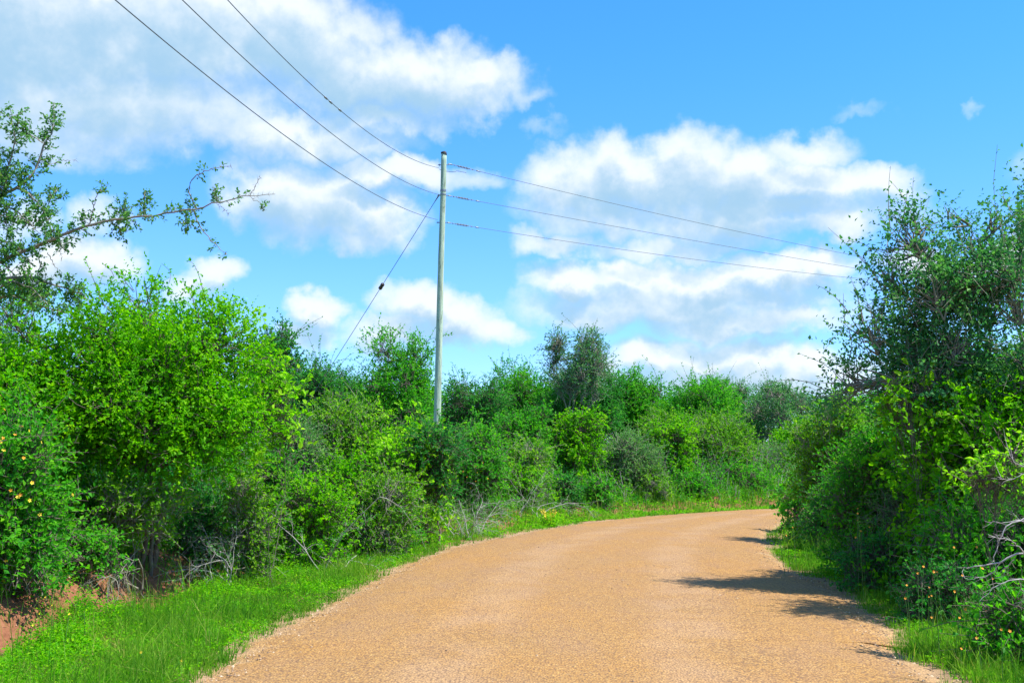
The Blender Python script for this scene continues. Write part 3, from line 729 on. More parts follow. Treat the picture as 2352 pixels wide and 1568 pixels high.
# ------------------------------------------------------------------ thorn tree reaching in from the left
def pix_line(pts, Y, k, dy=0.0):
    return resample([at(x, y, Y + dy*i/(len(pts)-1)) for i, (x, y) in enumerate(pts)], k)
def thorn_tree():
    rng = np.random.default_rng(77)
    Y = 10.0
    bx = at(-420, 1040, Y)[0]; g = Hz(bx, Y)
    root = empty('thorn_tree', (bx, Y, g), 'thorny tree at the upper left with one long twiggy branch reaching over the bush', 'tree')
    org = np.array([bx, Y, g])
    wood = []
    def limb(pts, r0, r1, k=22, dy=0.0, jit=.006):
        P = pix_line(pts, Y, k, dy); P[1:-1] += rng.normal(0, jit, (k-2, 3))
        wood.append(tubes([P-org], [np.linspace(r0, r1, k)], 6)); return P
    top = at(-330, 700, Y)
    P = resample([org+(0, 0, -.2), org+(.05, 0, 1.0), org+(.02, .05, 1.9), top], 16)
    wood.append(tubes([P-org], [np.linspace(.10, .055, 16)], 9))
    main = limb([(-330,700),(-200,665),(-90,622),(0,600),(60,575),(120,550),(190,522),(250,508),(330,496),(420,486),(500,466),(560,451),(632,446)], .023, .0022, 46, -.3)
    subs = [
     ([(452,478),(436,446),(440,415),(462,396),(495,385),(532,382)], .007, .002, .25),
     ([(446,482),(456,515),(480,545),(500,565),(522,585)], .006, .002, .2),
     ([(205,520),(212,490),(222,450),(238,412)], .006, .0018, .6),
     ([(330,497),(330,470),(331,450)], .004, .002, .9),
     ([(440,485),(425,500),(432,520)], .004, .002, .9),
     ([(500,466),(490,445),(497,455)], .003, .0015, .5),
     ([(570,450),(590,420),(597,402)], .003, .0012, .05), ([(572,450),(600,470),(606,487)], .003, .0012, .05),
     ([(498,468),(515,480),(525,492)], .003, .0012, .05), ([(505,466),(492,440),(488,425)], .003, .0012, .4),
     ([(-200,665),(-110,560),(-30,470),(40,430),(82,390),(100,330),(120,300),(124,235)], .022, .003, 1.0),
     ([(-110,560),(-60,470),(-20,420),(15,385),(35,330),(28,262)], .016, .003, 1.0),
     ([(40,430),(80,455),(105,500),(128,540),(150,575)], .009, .003, 1.0),
     ([(-30,470),(30,480),(75,520),(110,470),(128,440)], .009, .003, 1.0),
     ([(-90,622),(-20,640),(60,635),(130,655),(170,668),(210,690)], .018, .003, 1.0),
     ([(-200,665),(-80,690),(20,680),(90,700),(150,720)], .018, .003, 1.0),
     ([(-60,610),(-10,560),(30,560),(70,600)], .009, .003, 1.0),
     ([(-110,560),(-90,440),(-60,330),(-30,260)], .014, .003, 1.0),
     ([(100,330),(70,310),(40,290),(50,275)], .005, .002, 1.0),
     ([(-150,520),(-80,400),(-40,300),(-10,250)], .010, .003, 1.0), ([(-60,520),(-10,500),(50,500),(95,540)], .009, .003, 1.0), ([(-120,640),(-30,590),(40,640),(80,690)], .009, .003, 1.0),
     ([(-90,450),(-30,390),(20,400),(70,430)], .008, .003, 1.0), ([(-40,700),(20,650),(70,660),(110,700)], .009, .003, 1.0), ([(-80,600),(-20,640),(0,700)], .009, .003, 1.0), ([(-60,480),(0,440),(20,400)], .008, .003, 1.0),
     ([(110,380),(140,370),(175,368)], .003, .001, .1), ([(120,520),(138,560),(140,600)], .004, .0015, .2),
     ([(110,580),(130,620),(150,655)], .004, .001, .2), ([(250,508),(268,520),(280,540)], .004, .0015, 1.0), ([(275,505),(283,485),(290,478)], .004, .0015, 1.0),
     ([(95,600),(85,640),(95,670)], .005, .002, .9), ([(30,540),(10,500),(25,470)], .006, .002, 1.0),
    ]
    lines = [(main, 1.0, True)]
    for pts, r0, r1, dens in subs:
        lines.append((limb(pts, r0, r1, 18, rng.uniform(-.25, .25)), dens, False))
    Vs, Qs, Ts, off = [], [], [], 0
    for P, dens, ismain in lines:
        L = np.linalg.norm(np.diff(P, axis=0), axis=1).sum(); n = int(L/.017)+2
        for i in range(n):
            t = rng.uniform(.03, .995); f = t*(len(P)-1); j = min(int(f), len(P)-2); p = P[j]*(1-(f-j)) + P[j+1]*(f-j)
            px = 1176 + F*p[0]/p[1]
            d = dens
            if ismain: d = float(np.interp(px, [-300, 100, 280, 330, 420, 560, 640], [1, 1, .8, .42, .30, .13, .05]))
            tang = unit(P[j+1]-P[j]); v = unit(np.cross(tang, rng.normal(size=3)) + tang*.3)
            if rng.random() < .5:                                                  # straight thorn
                wood.append(tubes([np.stack([p-org, p-org+v*.018, p-org+v*.036])], [[.0022, .0014, .0004]], 3))
            if rng.random() > d*.85: continue
            sl_ = rng.uniform(.03, .17)*(1 if d > .5 else .6)
            v = unit(v + np.array([0, 0, .35])); q_ = p + v*sl_
            wood.append(tubes([np.stack([p-org, p-org+v*sl_*.5+rng.normal(0, .006, 3), q_-org])], [[.0035, .0026, .0016]], 3))
            m = int(4 + sl_*90)
            c = p + (q_-p)*rng.uniform(.25, 1.1, (m, 1)) + rng.normal(0, .010, (m, 3)) - org
            V, Q, kv = leaves(c, rng.normal(size=(m, 3))+v, rng.normal(0, .7, (m, 3))+np.array([0, -.1, .6]), rng.uniform(.022, .044, m), rng.uniform(.014, .027, m))
            Vs.append(V); Qs.append(Q+off); off += len(V); Ts.append(np.repeat(np.clip(rng.normal(.50, .22, m), .01, .99), kv))
    mesh_obj('crown', np.concatenate(Vs), np.concatenate(Qs), M['grey'], root, np.concatenate(Ts))
    WV, WQ = join(wood); mesh_obj('trunk', WV, WQ, M['greybark'], root, smooth=True)
thorn_tree()

# long pale bare branch at the right edge
def bare_branch():
    rng = np.random.default_rng(9); Y = 8.6
    p = at(2440, 1400, Y); g = Hz(p[0], Y); org = np.array([p[0], Y, g])
    root = empty('bare_branch', org, 'pale leafless branch sticking out over the right verge', 'dead branch')
    parts = []
    for pts, r0, r1 in [([(2440,1420),(2420,1330),(2352,1270),(2300,1290),(2240,1300),(2220,1305)], .012, .003), ([(2352,1270),(2320,1240),(2270,1232)], .005, .0015),
                        ([(2420,1330),(2340,1330),(2290,1345),(2250,1380)], .008, .002), ([(2300,1290),(2270,1320),(2230,1330),(2210,1325)], .004, .0015),
                        ([(2352,1190),(2310,1210),(2290,1260),(2280,1290)], .006, .002), ([(2420,1200),(2352,1195),(2300,1200),(2262,1196)], .006, .0015), ([(2440,1420),(2440,1300),(2420,1200)], .010, .005),
                        ([(2330,1205),(2300,1225),(2290,1250)], .003, .001), ([(2420,1130),(2370,1080),(2330,1060),(2310,1020)], .006, .0015), ([(2420,1200),(2420,1130)], .006, .005),
                        ([(2340,1330),(2350,1370),(2340,1400)], .004, .001), ([(2330,1280),(2310,1310),(2300,1340)], .004, .001), ([(2370,1080),(2320,1100),(2290,1095)], .003, .001)]:
        P = pix_line(pts, Y, 16, rng.uniform(-.2, .2)); P[1:-1] += rng.normal(0, .005, (14, 3))
        parts.append(tubes([P-org], [np.linspace(r0, r1, 16)], 5))
        for i in range(6):
            j = rng.integers(3, 15); v = unit(np.cross(P[j]-P[j-1], rng.normal(size=3)) + (P[j]-P[j-1])*8)
            l_ = rng.uniform(.04, .18); q_ = P[j]-org
            parts.append(tubes([np.stack([q_, q_+v*l_*.5+rng.normal(0, .008, 3), q_+v*l_])], [[.0026, .0018, .0008]], 3))
    V, Q = join(parts); mesh_obj('branches', V, Q, M['deadwood'], root, smooth=True)
bare_branch()

# ------------------------------------------------------------------ utility pole, wires, guy wire
M['polewood'] = None
def pole_mat():
    m, q, out = new_mat('pale_weathered_pole_wood')
    tc = q.node('ShaderNodeTexCoord'); v = tc.outputs['Object']
    n1 = q.noise(q.vec('MULTIPLY', v, (7, 7, .9)), 1.6, 6, .7, .9); n2 = q.noise(q.vec('MULTIPLY', v, (26, 26, 1.2)), 2, 4, .6)
    n3 = q.noise(q.vec('MULTIPLY', v, (1, 1, .5)), 3, 3, .6)
    c = q.ramp(n1, [(.30, (.09, .13, .09)), (.44, (.32, .44, .33)), (.75, (.48, .60, .46))])
    c = q.mix(q.math('MULTIPLY', q.smooth(n3, .45, .7), .45), c, (.44, .50, .34, 1))
    c = q.mix(q.math('MULTIPLY', q.smooth(n2, .52, .66), .7), c, (.12, .13, .10, 1))
    b = q.node('ShaderNodeBsdfPrincipled'); q.put(b.inputs['Base Color'], c); b.inputs['Roughness'].default_value = .85
    bp = q.node('ShaderNodeBump'); bp.inputs['Strength'].default_value = .7; bp.inputs['Distance'].default_value = .02
    q.l.new(n1, bp.inputs['Height']); q.l.new(bp.outputs[0], b.inputs['Normal']); q.l.new(b.outputs[0], out.inputs[0])
    return m
M['polewood'] = pole_mat()
M['steel'] = plain_mat('galvanised_steel', (.24, .26, .28), .5, .6)
M['cable'] = plain_mat('weathered_aluminium_cable', (.10, .125, .16), .6, .2)
M['porcelain'] = plain_mat('brown_grey_insulator', (.34, .31, .27), .35)
M['blackcap'] = plain_mat('black_tar_cap', (.015, .017, .022), .7)
M['guyinsulator'] = plain_mat('dark_brown_insulator', (.05, .03, .03), .35)
PY = 31.0
foot = at(1001, 1160, PY); ptop = at(1019, 352, PY)
pg = Hz(foot[0], PY)
pole = empty('utility_pole', (foot[0], PY, pg), 'tall pale wooden utility pole rising from the bushes left of the bend', 'utility pole')
def pole_at(py): # centre of the shaft at a photo row
    x = np.interp(py, [352, 420, 600, 700, 860, 960, 1160], [1019.5, 1018.5, 1013, 1010.5, 1007, 1004.5, 1001])
    return at(x, py, PY)
def build_pole():
    org = np.array([foot[0], PY, pg]); rng = np.random.default_rng(3)
    rows = np.linspace(352, 1185, 46)
    P = np.array([pole_at(y) for y in rows]) - org
    r = np.interp(rows, [352, 600, 900, 1185], [.078, .088, .101, .112])
    s = 18; th = np.arange(s)*2*math.pi/s
    ph = rng.uniform(0, 6.28, 6)
    V = []
    for i, (c, rr) in enumerate(zip(P, r)):
        z = c[2]
        f = 1 + .035*np.sin(3*th+ph[0]+z*.9) + .028*np.sin(5*th+ph[1]-z*1.3) + .02*np.sin(9*th+ph[2]+z*.4) + .012*np.sin(2*th+z*3.1+ph[3])
        V.append(np.column_stack([c[0]+rr*f*np.cos(th), c[1]+rr*f*np.sin(th), np.full(s, c[2])]))
    k = len(V); V = np.concatenate(V)
    i = np.arange(k-1)[:, None]*s; j = np.arange(s)[None]
    Q = np.stack([i+j, i+(j+1) % s, i+s+(j+1) % s, i+s+j], -1).reshape(-1, 4)[:, ::-1]
    capf = np.arange(s)[None]
    mesh_obj('shaft', V, [Q, capf], M['polewood'], pole, smooth=True)
    # tar cap, lopsided, turned down over the rim
    c = P[0]
    V, Q = tubes([[c+(-.0, 0, -.035), c+(0, 0, .0), c+(-.003, 0, .03), c+(-.012, 0, .042), c+(-.015, 0, .045)]], [[.090, .092, .086, .05, .004]], 18)
    V[:, 2] += -.28*(V[:, 0]-c[0])
    mesh_obj('cap', V, Q, M['blackcap'], pole, smooth=True)
    # steel band and the bolts that carry the wires
    for nm, py, w in [('band', 438, .03), ('band', 447, .02)]:
        c = pole_at(py) - org
        V, Q = tubes([[c+(0, 0, -w), c+(0, 0, -w), c+(0, 0, w), c+(0, 0, w)]], [[.07, .089, .089, .07]], 16)
        mesh_obj(nm, V, Q, M['steel'], pole)
    for py in (379, 449, 511):
        c = pole_at(py) - org
        V, Q = tubes([[c+(-.17, -.0, .0), c+(-.16, 0, 0), c+(.16, 0, 0), c+(.17, 0, 0)]], [[.004, .012, .012, .004]], 8)
        V2, Q2 = tubes([[c+(-.135, 0, 0), c+(-.135, 0, 0), c+(-.115, 0, 0), c+(-.115, 0, 0)]], [[.001, .032, .032, .001]], 6)
        V, Q = join([(V, Q), (V2, Q2)])
        mesh_obj('bolt', V, Q, M['steel'], pole)
build_pole()

def wire_fit(p_start, rows, dirxy, ext, name, label, r=.011, kinks=()):
    """a sagging span in the vertical plane through p_start along dirxy; rows are photo points the wire passes"""
    d = unit(np.array(dirxy, float)); nrm = np.array([-d[1], d[0]])
    S, Z = [0.0], [p_start[2]]
    for (px, py) in rows:
        v = pix_dir(px, py); o = np.array([0, 0, CAMH])
        t = ((p_start[:2]-o[:2])@nrm)/(v[:2]@nrm); P = o + v*t
        S.append(float((P[:2]-p_start[:2])@d)); Z.append(P[2])
    co = np.polyfit(S, Z, 2, w=[6]+[1]*len(rows))
    s = np.linspace(0, ext, 120); z = np.polyval(co, s) + (p_start[2]-np.polyval(co, 0))*np.exp(-s*.6)
    print(name, 'fit', [round(float(c), 4) for c in co], 'S', [round(x, 1) for x in S], 'Z', [round(float(x), 2) for x in Z], 'zend', round(float(z[-1]), 2))
    P = np.column_stack([p_start[0]+d[0]*s, p_start[1]+d[1]*s, z])
    root = empty(name, p_start, label, 'power line', 'wires on the pole')
    V, Q = tubes([P-p_start], [np.full(120, r)], 6)
    mesh_obj('cable', V, Q, M['cable'], root, smooth=True)
    return root, P
for (py0, rows, ext, lab) in [
    (386, [(898,338),(770,247),(650,130),(522,0)], 39, 'upper wire running from the pole to the upper left, joined by a small splice'),
    (447, [(870,385),(720,272),(560,132),(416,0)], 42, 'middle wire running from the pole to the upper left'),
    (505, [(850,440),(650,307),(430,142),(268,0)], 46, 'lower wire running from the pole to the upper left')]:
    p0 = pole_at(py0) + np.array([-.14, -.02, 0])
    r_, P = wire_fit(p0, rows, (-.10, -1.0), ext, 'power_line', lab, .007)
    if py0 == 386:
        for px in (772, 752, 737):
            i = int(np.argmin(abs(1176 + F*P[:40, 0]/P[:40, 1] - px))); c = P[i]-p0; t = unit(P[i+1]-P[i])
            V, Q = tubes([[c-t*.09, c-t*.08, c+t*.08, c+t*.09]], [[.009, .018, .018, .009]], 6)
            mesh_obj('splice', V, Q, M['steel'], r_, smooth=True)
GI = 'insulators at the pole'
for (py0, rows, lab, dz) in [
    (376, [(1075,388),(1300,438),(1600,512),(1800,556),(1975,588)], 'upper wire running from the pole down towards the right-hand tree', 0),
    (449, [(1078,456),(1300,495),(1600,556),(1800,590),(1950,612)], 'middle wire running from the pole down towards the right-hand tree', 0),
    (511, [(1080,519),(1300,552),(1600,598),(1800,621),(1940,636)], 'lower wire running from the pole down towards the right-hand tree', 0)]:
    p0 = pole_at(py0) + np.array([.13, .0, 0])
    r_, P = wire_fit(p0, rows, (1.0, .62), 34, 'power_line', lab, .007)
    d = unit(P[6]-P[0])
    pieces = []
    ln = .82
    for k in range(15):
        c = d*(.16 + ln*k/16)
        rr = .034 if 4 <= k <= 10 else (.024 if k % 2 else .012)
        pieces.append(tubes([[c-d*.012, c-d*.011, c+d*.004, c+d*.012]], [[.006, rr, rr*.8, .006]], 8))
    V, Q = join(pieces); ins = mesh_obj('insulator', V, Q, M['porcelain'], r_, smooth=False)
    V, Q = tubes([[d*0, d*.03, d*.12, d*.15]], [[.006, .018, .018, .006]], 6); mesh_obj('shackle', V, Q, M['steel'], r_, smooth=True)
    V, Q = tubes([[d*(ln+.14), d*(ln+.15), d*(ln+.26), d*(ln+.27)]], [[.008, .020, .016, .008]], 6); mesh_obj('clamp', V, Q, M['steel'], r_, smooth=True)
# jumper loop behind the pole head from the incoming upper wire to the outgoing one
a = pole_at(386)+np.array([-.14, .13, 0]); b = at(1070, 391, PY)
P = resample([a, pole_at(388)+np.array([0, .16, -.02]), pole_at(393)+np.array([.3, .10, 0]), at(1050, 393, PY+.2), b+np.array([.0, .3, 0])], 16)
V, Q = tubes([P-np.array([foot[0], PY, pg])], [np.full(16, .008)], 5); mesh_obj('jumper_wire', V, Q, M['cable'], pole, smooth=True)

def guy():
    a = pole_at(447) + np.array([-.11, 0, 0]); q_ = at(785, 800, 33.2)
    e = a + (q_-a)*1.0
    d = unit(q_-a); t = ((Hz(q_[0], 33.5)+.02) - a[2])/d[2]; e = a + d*t
    root = empty('guy_wire', e, 'slanting guy wire from the pole to the ground behind the bushes, with one dark insulator', 'guy wire')
    P = resample([a, (a+e)/2+np.array([0, 0, -.03]), e], 12)
    V, Q = tubes([P-e], [np.full(12, .0085)], 5); mesh_obj('cable', V, Q, M['cable'], root, smooth=True)
    v = pix_dir(876, 653); s = 0
    best = min(np.linspace(0, 1, 400), key=lambda u: abs((a+(e-a)*u)[0]/(a+(e-a)*u)[1] - v[0]/v[1]))
    c = a+(e-a)*best - e + np.array([0, 0, -.015])
    V, Q = tubes([[c-d*.11, c-d*.10, c-d*.03, c, c+d*.03, c+d*.10, c+d*.11]], [[.02, .055, .062, .045, .062, .055, .02]], 10)
    mesh_obj('insulator', V, Q, M['guyinsulator'], root, smooth=True)
    th = np.linspace(0, 1, 8)
    V, Q = tubes([[P[0]-e, P[0]-e-d*-.02, P[0]-e+d*.12, P[0]-e+d*.30]], [[.02, .024, .018, .009]], 6)
    mesh_obj('grip', V, Q, M['steel'], root, smooth=True)
guy()

# ------------------------------------------------------------------ grass and low cover
def scatter(rng, n, x0, x1, y0, y1, keep):
    P = np.column_stack([rng.uniform(x0, x1, n), rng.uniform(y0, y1, n)])
    px = 1176 + F*P[:, 0]/P[:, 1]
    P = P[(px > -700) & (px < 3500)]
    sd, left = sdist(P)
    k = keep(P, sd, left); k = k > rng.random(len(P))
    return P[k], sd[k], left[k]
def blades(rng, P, h, w, lean=.35, seg=3, out=None):
    n = len(P); z = H(P)
    b = np.column_stack([P, z-.01]); a = rng.uniform(0, 2*math.pi, n)
    side = np.column_stack([np.cos(a), np.sin(a), 0*a]); fw = np.column_stack([-np.sin(a), np.cos(a), 0*a])
    if out is not None: fw = unit(out + .7*fw)
    le = np.abs(rng.normal(0, lean, n))[:, None]
    h = h[:, None]; w = w[:, None]
    V = []
    for t in np.linspace(0, 1, seg):
        c = b + fw*h*le*(t**1.8) + np.array([0, 0, 1])*h*(t - .25*le*t*t)
        ww = w*(1-.85*t)*.5
        V += [c - side*ww, c + side*ww]
    V = np.stack(V, 1).reshape(-1, 3)
    o = np.arange(n)[:, None]*(2*seg)
    Q = np.concatenate([o + np.array([2*i, 2*i+1, 2*i+3, 2*i+2]) for i in range(seg-1)])
    return V, Q, 2*seg
def tufts(rng, P, n, spread):
    c = np.repeat(P, n, 0); o_ = rng.normal(0, 1, (len(c), 2))*spread*np.clip(np.repeat(P[:, 1], n)/12, 1, 2)[:, None]
    return c+o_, unit(np.column_stack([o_, np.zeros(len(c))])), np.repeat(np.arange(len(P)), n)
def patch(P, s=1.0, o=0):
    x, y = P.T
    return .5+.25*(np.sin(x*2.1*s+y*.7*s+o)+np.sin(y*1.9*s-x*1.3*s+2*o)) + .18*np.sin(x*6.3*s+y*5.1*s+o) 
rng = np.random.default_rng(11)
bank_bare = lambda P, sd, left: (sd > 2.15+.25*bump2(*P.T)) & (sd < 3.6) & left & (P[:, 1] < 17.5) & (P[:, 1] > 8)
def keep_short(P, sd, left):
    e = sstep(sd, -.12, .08)
    e *= np.where(left, 1-sstep(sd, 3.6+np.where(P[:, 1] > 22, 2.5, 0), 5.5+np.where(P[:, 1] > 22, 3, 0)), 1-sstep(sd, 2.2, 3.6))
    e *= np.clip(.6+.8*patch(P, 1.4), .35, 1)
    e = np.where((sd < .25) & (patch(P, 1.1, 2) < .35), e*.3, e)
    dens = np.clip((11/np.maximum(P[:, 1], 7))**1.35, .16, 1)
    return e*dens*np.where(bank_bare(P, sd, left), .05, 1)
P, sd, left = scatter(rng, 80000, -9, 9, 7.6, 21, keep_short)
P2, sd2, left2 = scatter(rng, 60000, -6, 18, 21, 48, keep_short)
P = np.vstack([P, P2]); sd = np.r_[sd, sd2]; left = np.r_[left, left2]
th_ = rng.lognormal(0, .38, len(P)); tt_ = rng.normal(0, .14, len(P))
P, ofs, ti_ = tufts(rng, P, 10, .030); th_ = th_[ti_]; tt_ = tt_[ti_]; sd, left = sdist(P)
k_ = sd > -.17; P, ofs, th_, tt_, sd = P[k_], ofs[k_], th_[k_], tt_[k_], sd[k_]
far = np.clip(P[:, 1]/14, 1, 2.6)
hh = th_*rng.uniform(.05, .15, len(P))*(.55+.9*np.clip(patch(P, .9, 1), 0, 1))*np.clip(.6+sd*.8, .5, 1.15)*(1+.15*(far-1))
V, Q, kv = blades(rng, P, hh, rng.uniform(.006, .012, len(P))*far, .55, out=ofs)
ti = np.clip(.50+.35*(patch(P, .6, 3)-.5)+tt_+rng.normal(0, .17, len(P)), .01, .99)
tag(mesh_obj('grass', V, Q, M['grass'], None, np.repeat(ti, kv)), 'short green grass along both sides of the road', 'grass', kind='stuff')
print('grass', len(P))
# low leafy weeds in the grass
def keep_weed(P, sd, left):
    e = sstep(sd, .0, .6)*np.where(left, 1-sstep(sd, 4.2, 7.0), 1-sstep(sd, 3.0, 5.0))
    e *= sstep(patch(P, 1.7, 5), .35, .75)*.85+.2
    e *= np.clip((11/np.maximum(P[:, 1], 7))**1.5, .12, 1)
    return e*np.where(bank_bare(P, sd, left), .16*(patch(P, 2.5, 7) > .6), 1)
P, sd, left = scatter(rng, 190000, -9, 9, 7.6, 21, keep_weed)
P2, sd2, left2 = scatter(rng, 130000, -6, 18, 21, 46, keep_weed)
P = np.vstack([P, P2]); sd = np.r_[sd, sd2]
far = np.clip(P[:, 1]/14, 1, 2.3)
per = 6
Pw = np.repeat(P, per, 0); m = len(Pw)
hmax = np.repeat((.07+.22*np.clip(patch(P, 2.2, 4), 0, 1)*sstep(sd, .2, 2.2))*rng.uniform(.6, 1.3, len(P)), per)
pos = np.column_stack([Pw + rng.normal(0, .03, (m, 2))*np.repeat(far, per)[:, None], H(P).repeat(per) + hmax*rng.uniform(.15, 1, m)])
f = np.repeat(far, per)
V, Q, kv = leaves(pos, rng.normal(0, 1, (m, 3))*np.array([1, 1, .5])+np.array([0, 0, .25]), rng.normal(0, .45, (m, 3))+np.array([0, 0, 1]), rng.uniform(.022, .048, m)*f, rng.uniform(.014, .028, m)*f)
tag(mesh_obj('ground_cover', V, Q, M['bright'], None, np.repeat(np.clip(.55+rng.normal(0, .2, m), .01, .99), kv)), 'low leafy weeds growing through the verge grass', 'weeds', kind='stuff')
print('weeds', m)
# tangled undergrowth between and in front of the bushes: leaves and thin bare stems in uneven clumps
def undergrowth(seed, n, mat, twigm, hmin, hmax, off, l0, l1, name, label, sdl, sdr, keepf=1.0):
    rng = np.random.default_rng(seed)
    def keep(P, sd, left):
        k = np.where(left, sstep(sd, *sdl), sstep(sd, *sdr))*np.clip((12/np.maximum(P[:, 1], 7))**1.2, .12, 1)*(1-sstep(sd, 9, 15))
        pt = np.clip(patch(P, 1.3, off), 0, 1)
        return k*(.12+pt**2)*keepf*np.where(bank_bare(P, sd, left), .0, 1)
    P, sd, left = scatter(rng, n, -16, 24, 8.5, 56, keep)
    far = np.clip(P[:, 1]/15, 1, 2.4); per = 16
    top = (hmin + (hmax-hmin)*np.clip(patch(P, 1.1, off+3), 0, 1)**1.5)*rng.uniform(.5, 1.2, len(P))*np.clip(.35+(sd-np.where(left, sdl[0], sdr[0]))*.5, .45, 1)
    z = H(P); ln = rng.normal(0, .30, (len(P), 2))
    k = 5; t = np.linspace(0, 1, k)
    SP_ = np.concatenate([P[:, None] + ln[:, None]*(t**1.6)[None, :, None]*top[:, None, None], (z[:, None] - .03 + top[:, None]*t[None])[..., None]], -1)
    u = rng.uniform(.15, 1, (len(P), per))
    pos = np.concatenate([P[:, None] + ln[:, None]*(u**1.6)[..., None]*top[:, None, None] + rng.normal(0, .05, (len(P), per, 2))*far[:, None, None], (z[:, None] + top[:, None]*u)[..., None]], -1).reshape(-1, 3)
    f = np.repeat(far, per); m = len(pos)
    V, Q, kv = leaves(pos, rng.normal(0, 1, (m, 3)), rng.normal(0, .6, (m, 3))+np.array([0, 0, .8]), rng.uniform(l0, l1, m)*f**.7, rng.uniform(l0*.55, l1*.6, m)*f**.7)
    ti = np.repeat(rng.normal(.5, .14, len(P)), per)+rng.normal(0, .13, m)
    o = mesh_obj(name, V, Q, M[mat], None, np.repeat(np.clip(ti, .01, .99), kv)); tag(o, label, 'undergrowth', kind='stuff')
    V, Q = tubes(SP_, np.linspace(.0045, .0018, k)[None]*far[:, None], 3)
    c = mesh_obj('stems', V, Q, M[twigm], o, smooth=True); c['kind'] = 'stuff'
    print(name, m)
undergrowth(50, 420000, 'mid', 'greybark', .25, 1.6, 9, .038, .066, 'undergrowth', 'mid green tangled undergrowth between the bushes', (1.9, 3.4), (1.3, 2.6))
undergrowth(51, 320000, 'olive', 'deadwood', .20, 1.5, 2, .030, .055, 'undergrowth', 'olive twiggy undergrowth between the bushes', (2.0, 3.6), (1.2, 2.4))
undergrowth(52, 160000, 'bright', 'greybark', .15, .85, 14, .040, .075, 'undergrowth', 'bright leafy undergrowth in front of the bushes', (2.4, 4.2), (1.5, 2.6))
# taller seeding grass, mostly on the right bank
def keep_tall(P, sd, left):
    r = sstep(sd, .35, 1.2)*(1-sstep(sd, 3.2, 4.6))
    l = sstep(sd, .5, 3.0)*(1-sstep(sd, 4.5, 7.5))*.50*np.where(P[:, 1] < 18, .10, 1)
    return np.where(left, l, r)*np.clip(.25+patch(P, 1.6, 6), .15, 1)*np.clip((11/np.maximum(P[:, 1], 7))**1.3, .16, 1)*np.where(bank_bare(P, sd, left), .0, 1)
P, sd, left = scatter(rng, 500000, -9, 11, 8, 24, keep_tall)
P2, sd2, left2 = scatter(rng, 300000, -4, 18, 24, 46, keep_tall)
P = np.vstack([P, P2]); sd = np.r_[sd, sd2]
far = np.clip(P[:, 1]/14, 1, 2.6)
hh = rng.uniform(.22, .66, len(P))*np.clip(.35+.55*sd, .45, 1.35)
V, Q, kv = blades(rng, P, hh, rng.uniform(.005, .010, len(P))*far, .42, 4)
tag(mesh_obj('tall_grass', V, Q, M['tallgrass'], None, np.repeat(np.clip(.48+rng.normal(0, .2, len(P)), .01, .99), kv)), 'tall darker grass under the bushes beside the road', 'grass', kind='stuff')
print('tall', len(P))

# loose chips thrown to the edges of the seal
def gravel():
    rng = np.random.default_rng(4)
    P, sd, left = scatter(rng, 260000, -7, 9, 7.6, 30, lambda P, sd, left: np.exp(-((sd+.12)/.22)**2)*np.clip(9/P[:, 1], .2, 1)*.30 + (sd < 0)*.004 + bank_bare(P, sd, left)*.06)
    n = len(P); z = np.where(sd < -.15, .012+.05*np.clip(-sd/3, 0, 1), H(P)+.004)
    rad = rng.uniform(.005, .013, n)*rng.uniform(.7, 1.4, n)
    D = np.array([[1, 0, 0], [0, 1, 0], [-1, 0, 0], [0, -1, 0], [0, 0, .8], [0, 0, -.5]], float)
    V = np.column_stack([P, z])[:, None] + (D[None] + rng.normal(0, .22, (n, 6, 3)))*rad[:, None, None]
    T = np.array([[0, 1, 4], [1, 2, 4], [2, 3, 4], [3, 0, 4], [1, 0, 5], [2, 1, 5], [3, 2, 5], [0, 3, 5]])
    Q = (np.arange(n)[:, None, None]*6 + T[None]).reshape(-1, 3)
    m, q, out = new_mat('loose_stone_chips'); a = q.node('ShaderNodeAttribute', attribute_name='tint')
    b = q.node('ShaderNodeBsdfPrincipled'); b.inputs['Roughness'].default_value = .85
    q.put(b.inputs['Base Color'], q.ramp(a.outputs['Fac'], [(0, (.13, .085, .06)), (.5, (.34, .22, .12)), (1, (.52, .40, .26))])); q.l.new(b.outputs[0], out.inputs[0])
    tag(mesh_obj('gravel', V.reshape(-1, 3), Q, m, None, np.repeat(rng.random(n), 6)), 'loose stone chips along the edges of the road', 'gravel', kind='stuff')
    print('gravel', n)
gravel()

# distant scrub beyond the tree line
def thicket():
    r = np.random.default_rng(42); lobes = []
    for px in np.arange(-500, 2900, 62):
        Y = r.uniform(52, 64); top = at(px, r.uniform(880, 925), Y); g = Hz(top[0], Y)
        h = max(1.5, top[2]-g); lobes.append([top[0], Y, g+h*.5, 1.9, 1.6, h*.5])
    lobes = np.array(lobes)
    Vs, Qs, Ts, off = [], [], [], 0
    n = 2600
    for lb in lobes:
        d = unit(r.normal(size=(n, 3))); p = lb[:3] + d*lb[3:]*r.uniform(.75, 1.12, (n, 1))
        V, Q, kv = leaves(p, r.normal(size=(n, 3)), r.normal(0, .6, (n, 3))+d*.5+np.array([0, 0, .5]), r.uniform(.10, .20, n), r.uniform(.07, .12, n))
        Vs.append(V); Qs.append(Q+off); off += len(V); Ts.append(np.repeat(np.clip(r.normal(.45, .2, n), .01, .99), kv))
    tag(mesh_obj('distant_scrub', np.concatenate(Vs), np.concatenate(Qs), M['dark'], None, np.concatenate(Ts)), 'far scrub seen in gaps behind the tree line', 'scrub', kind='stuff')
thicket()

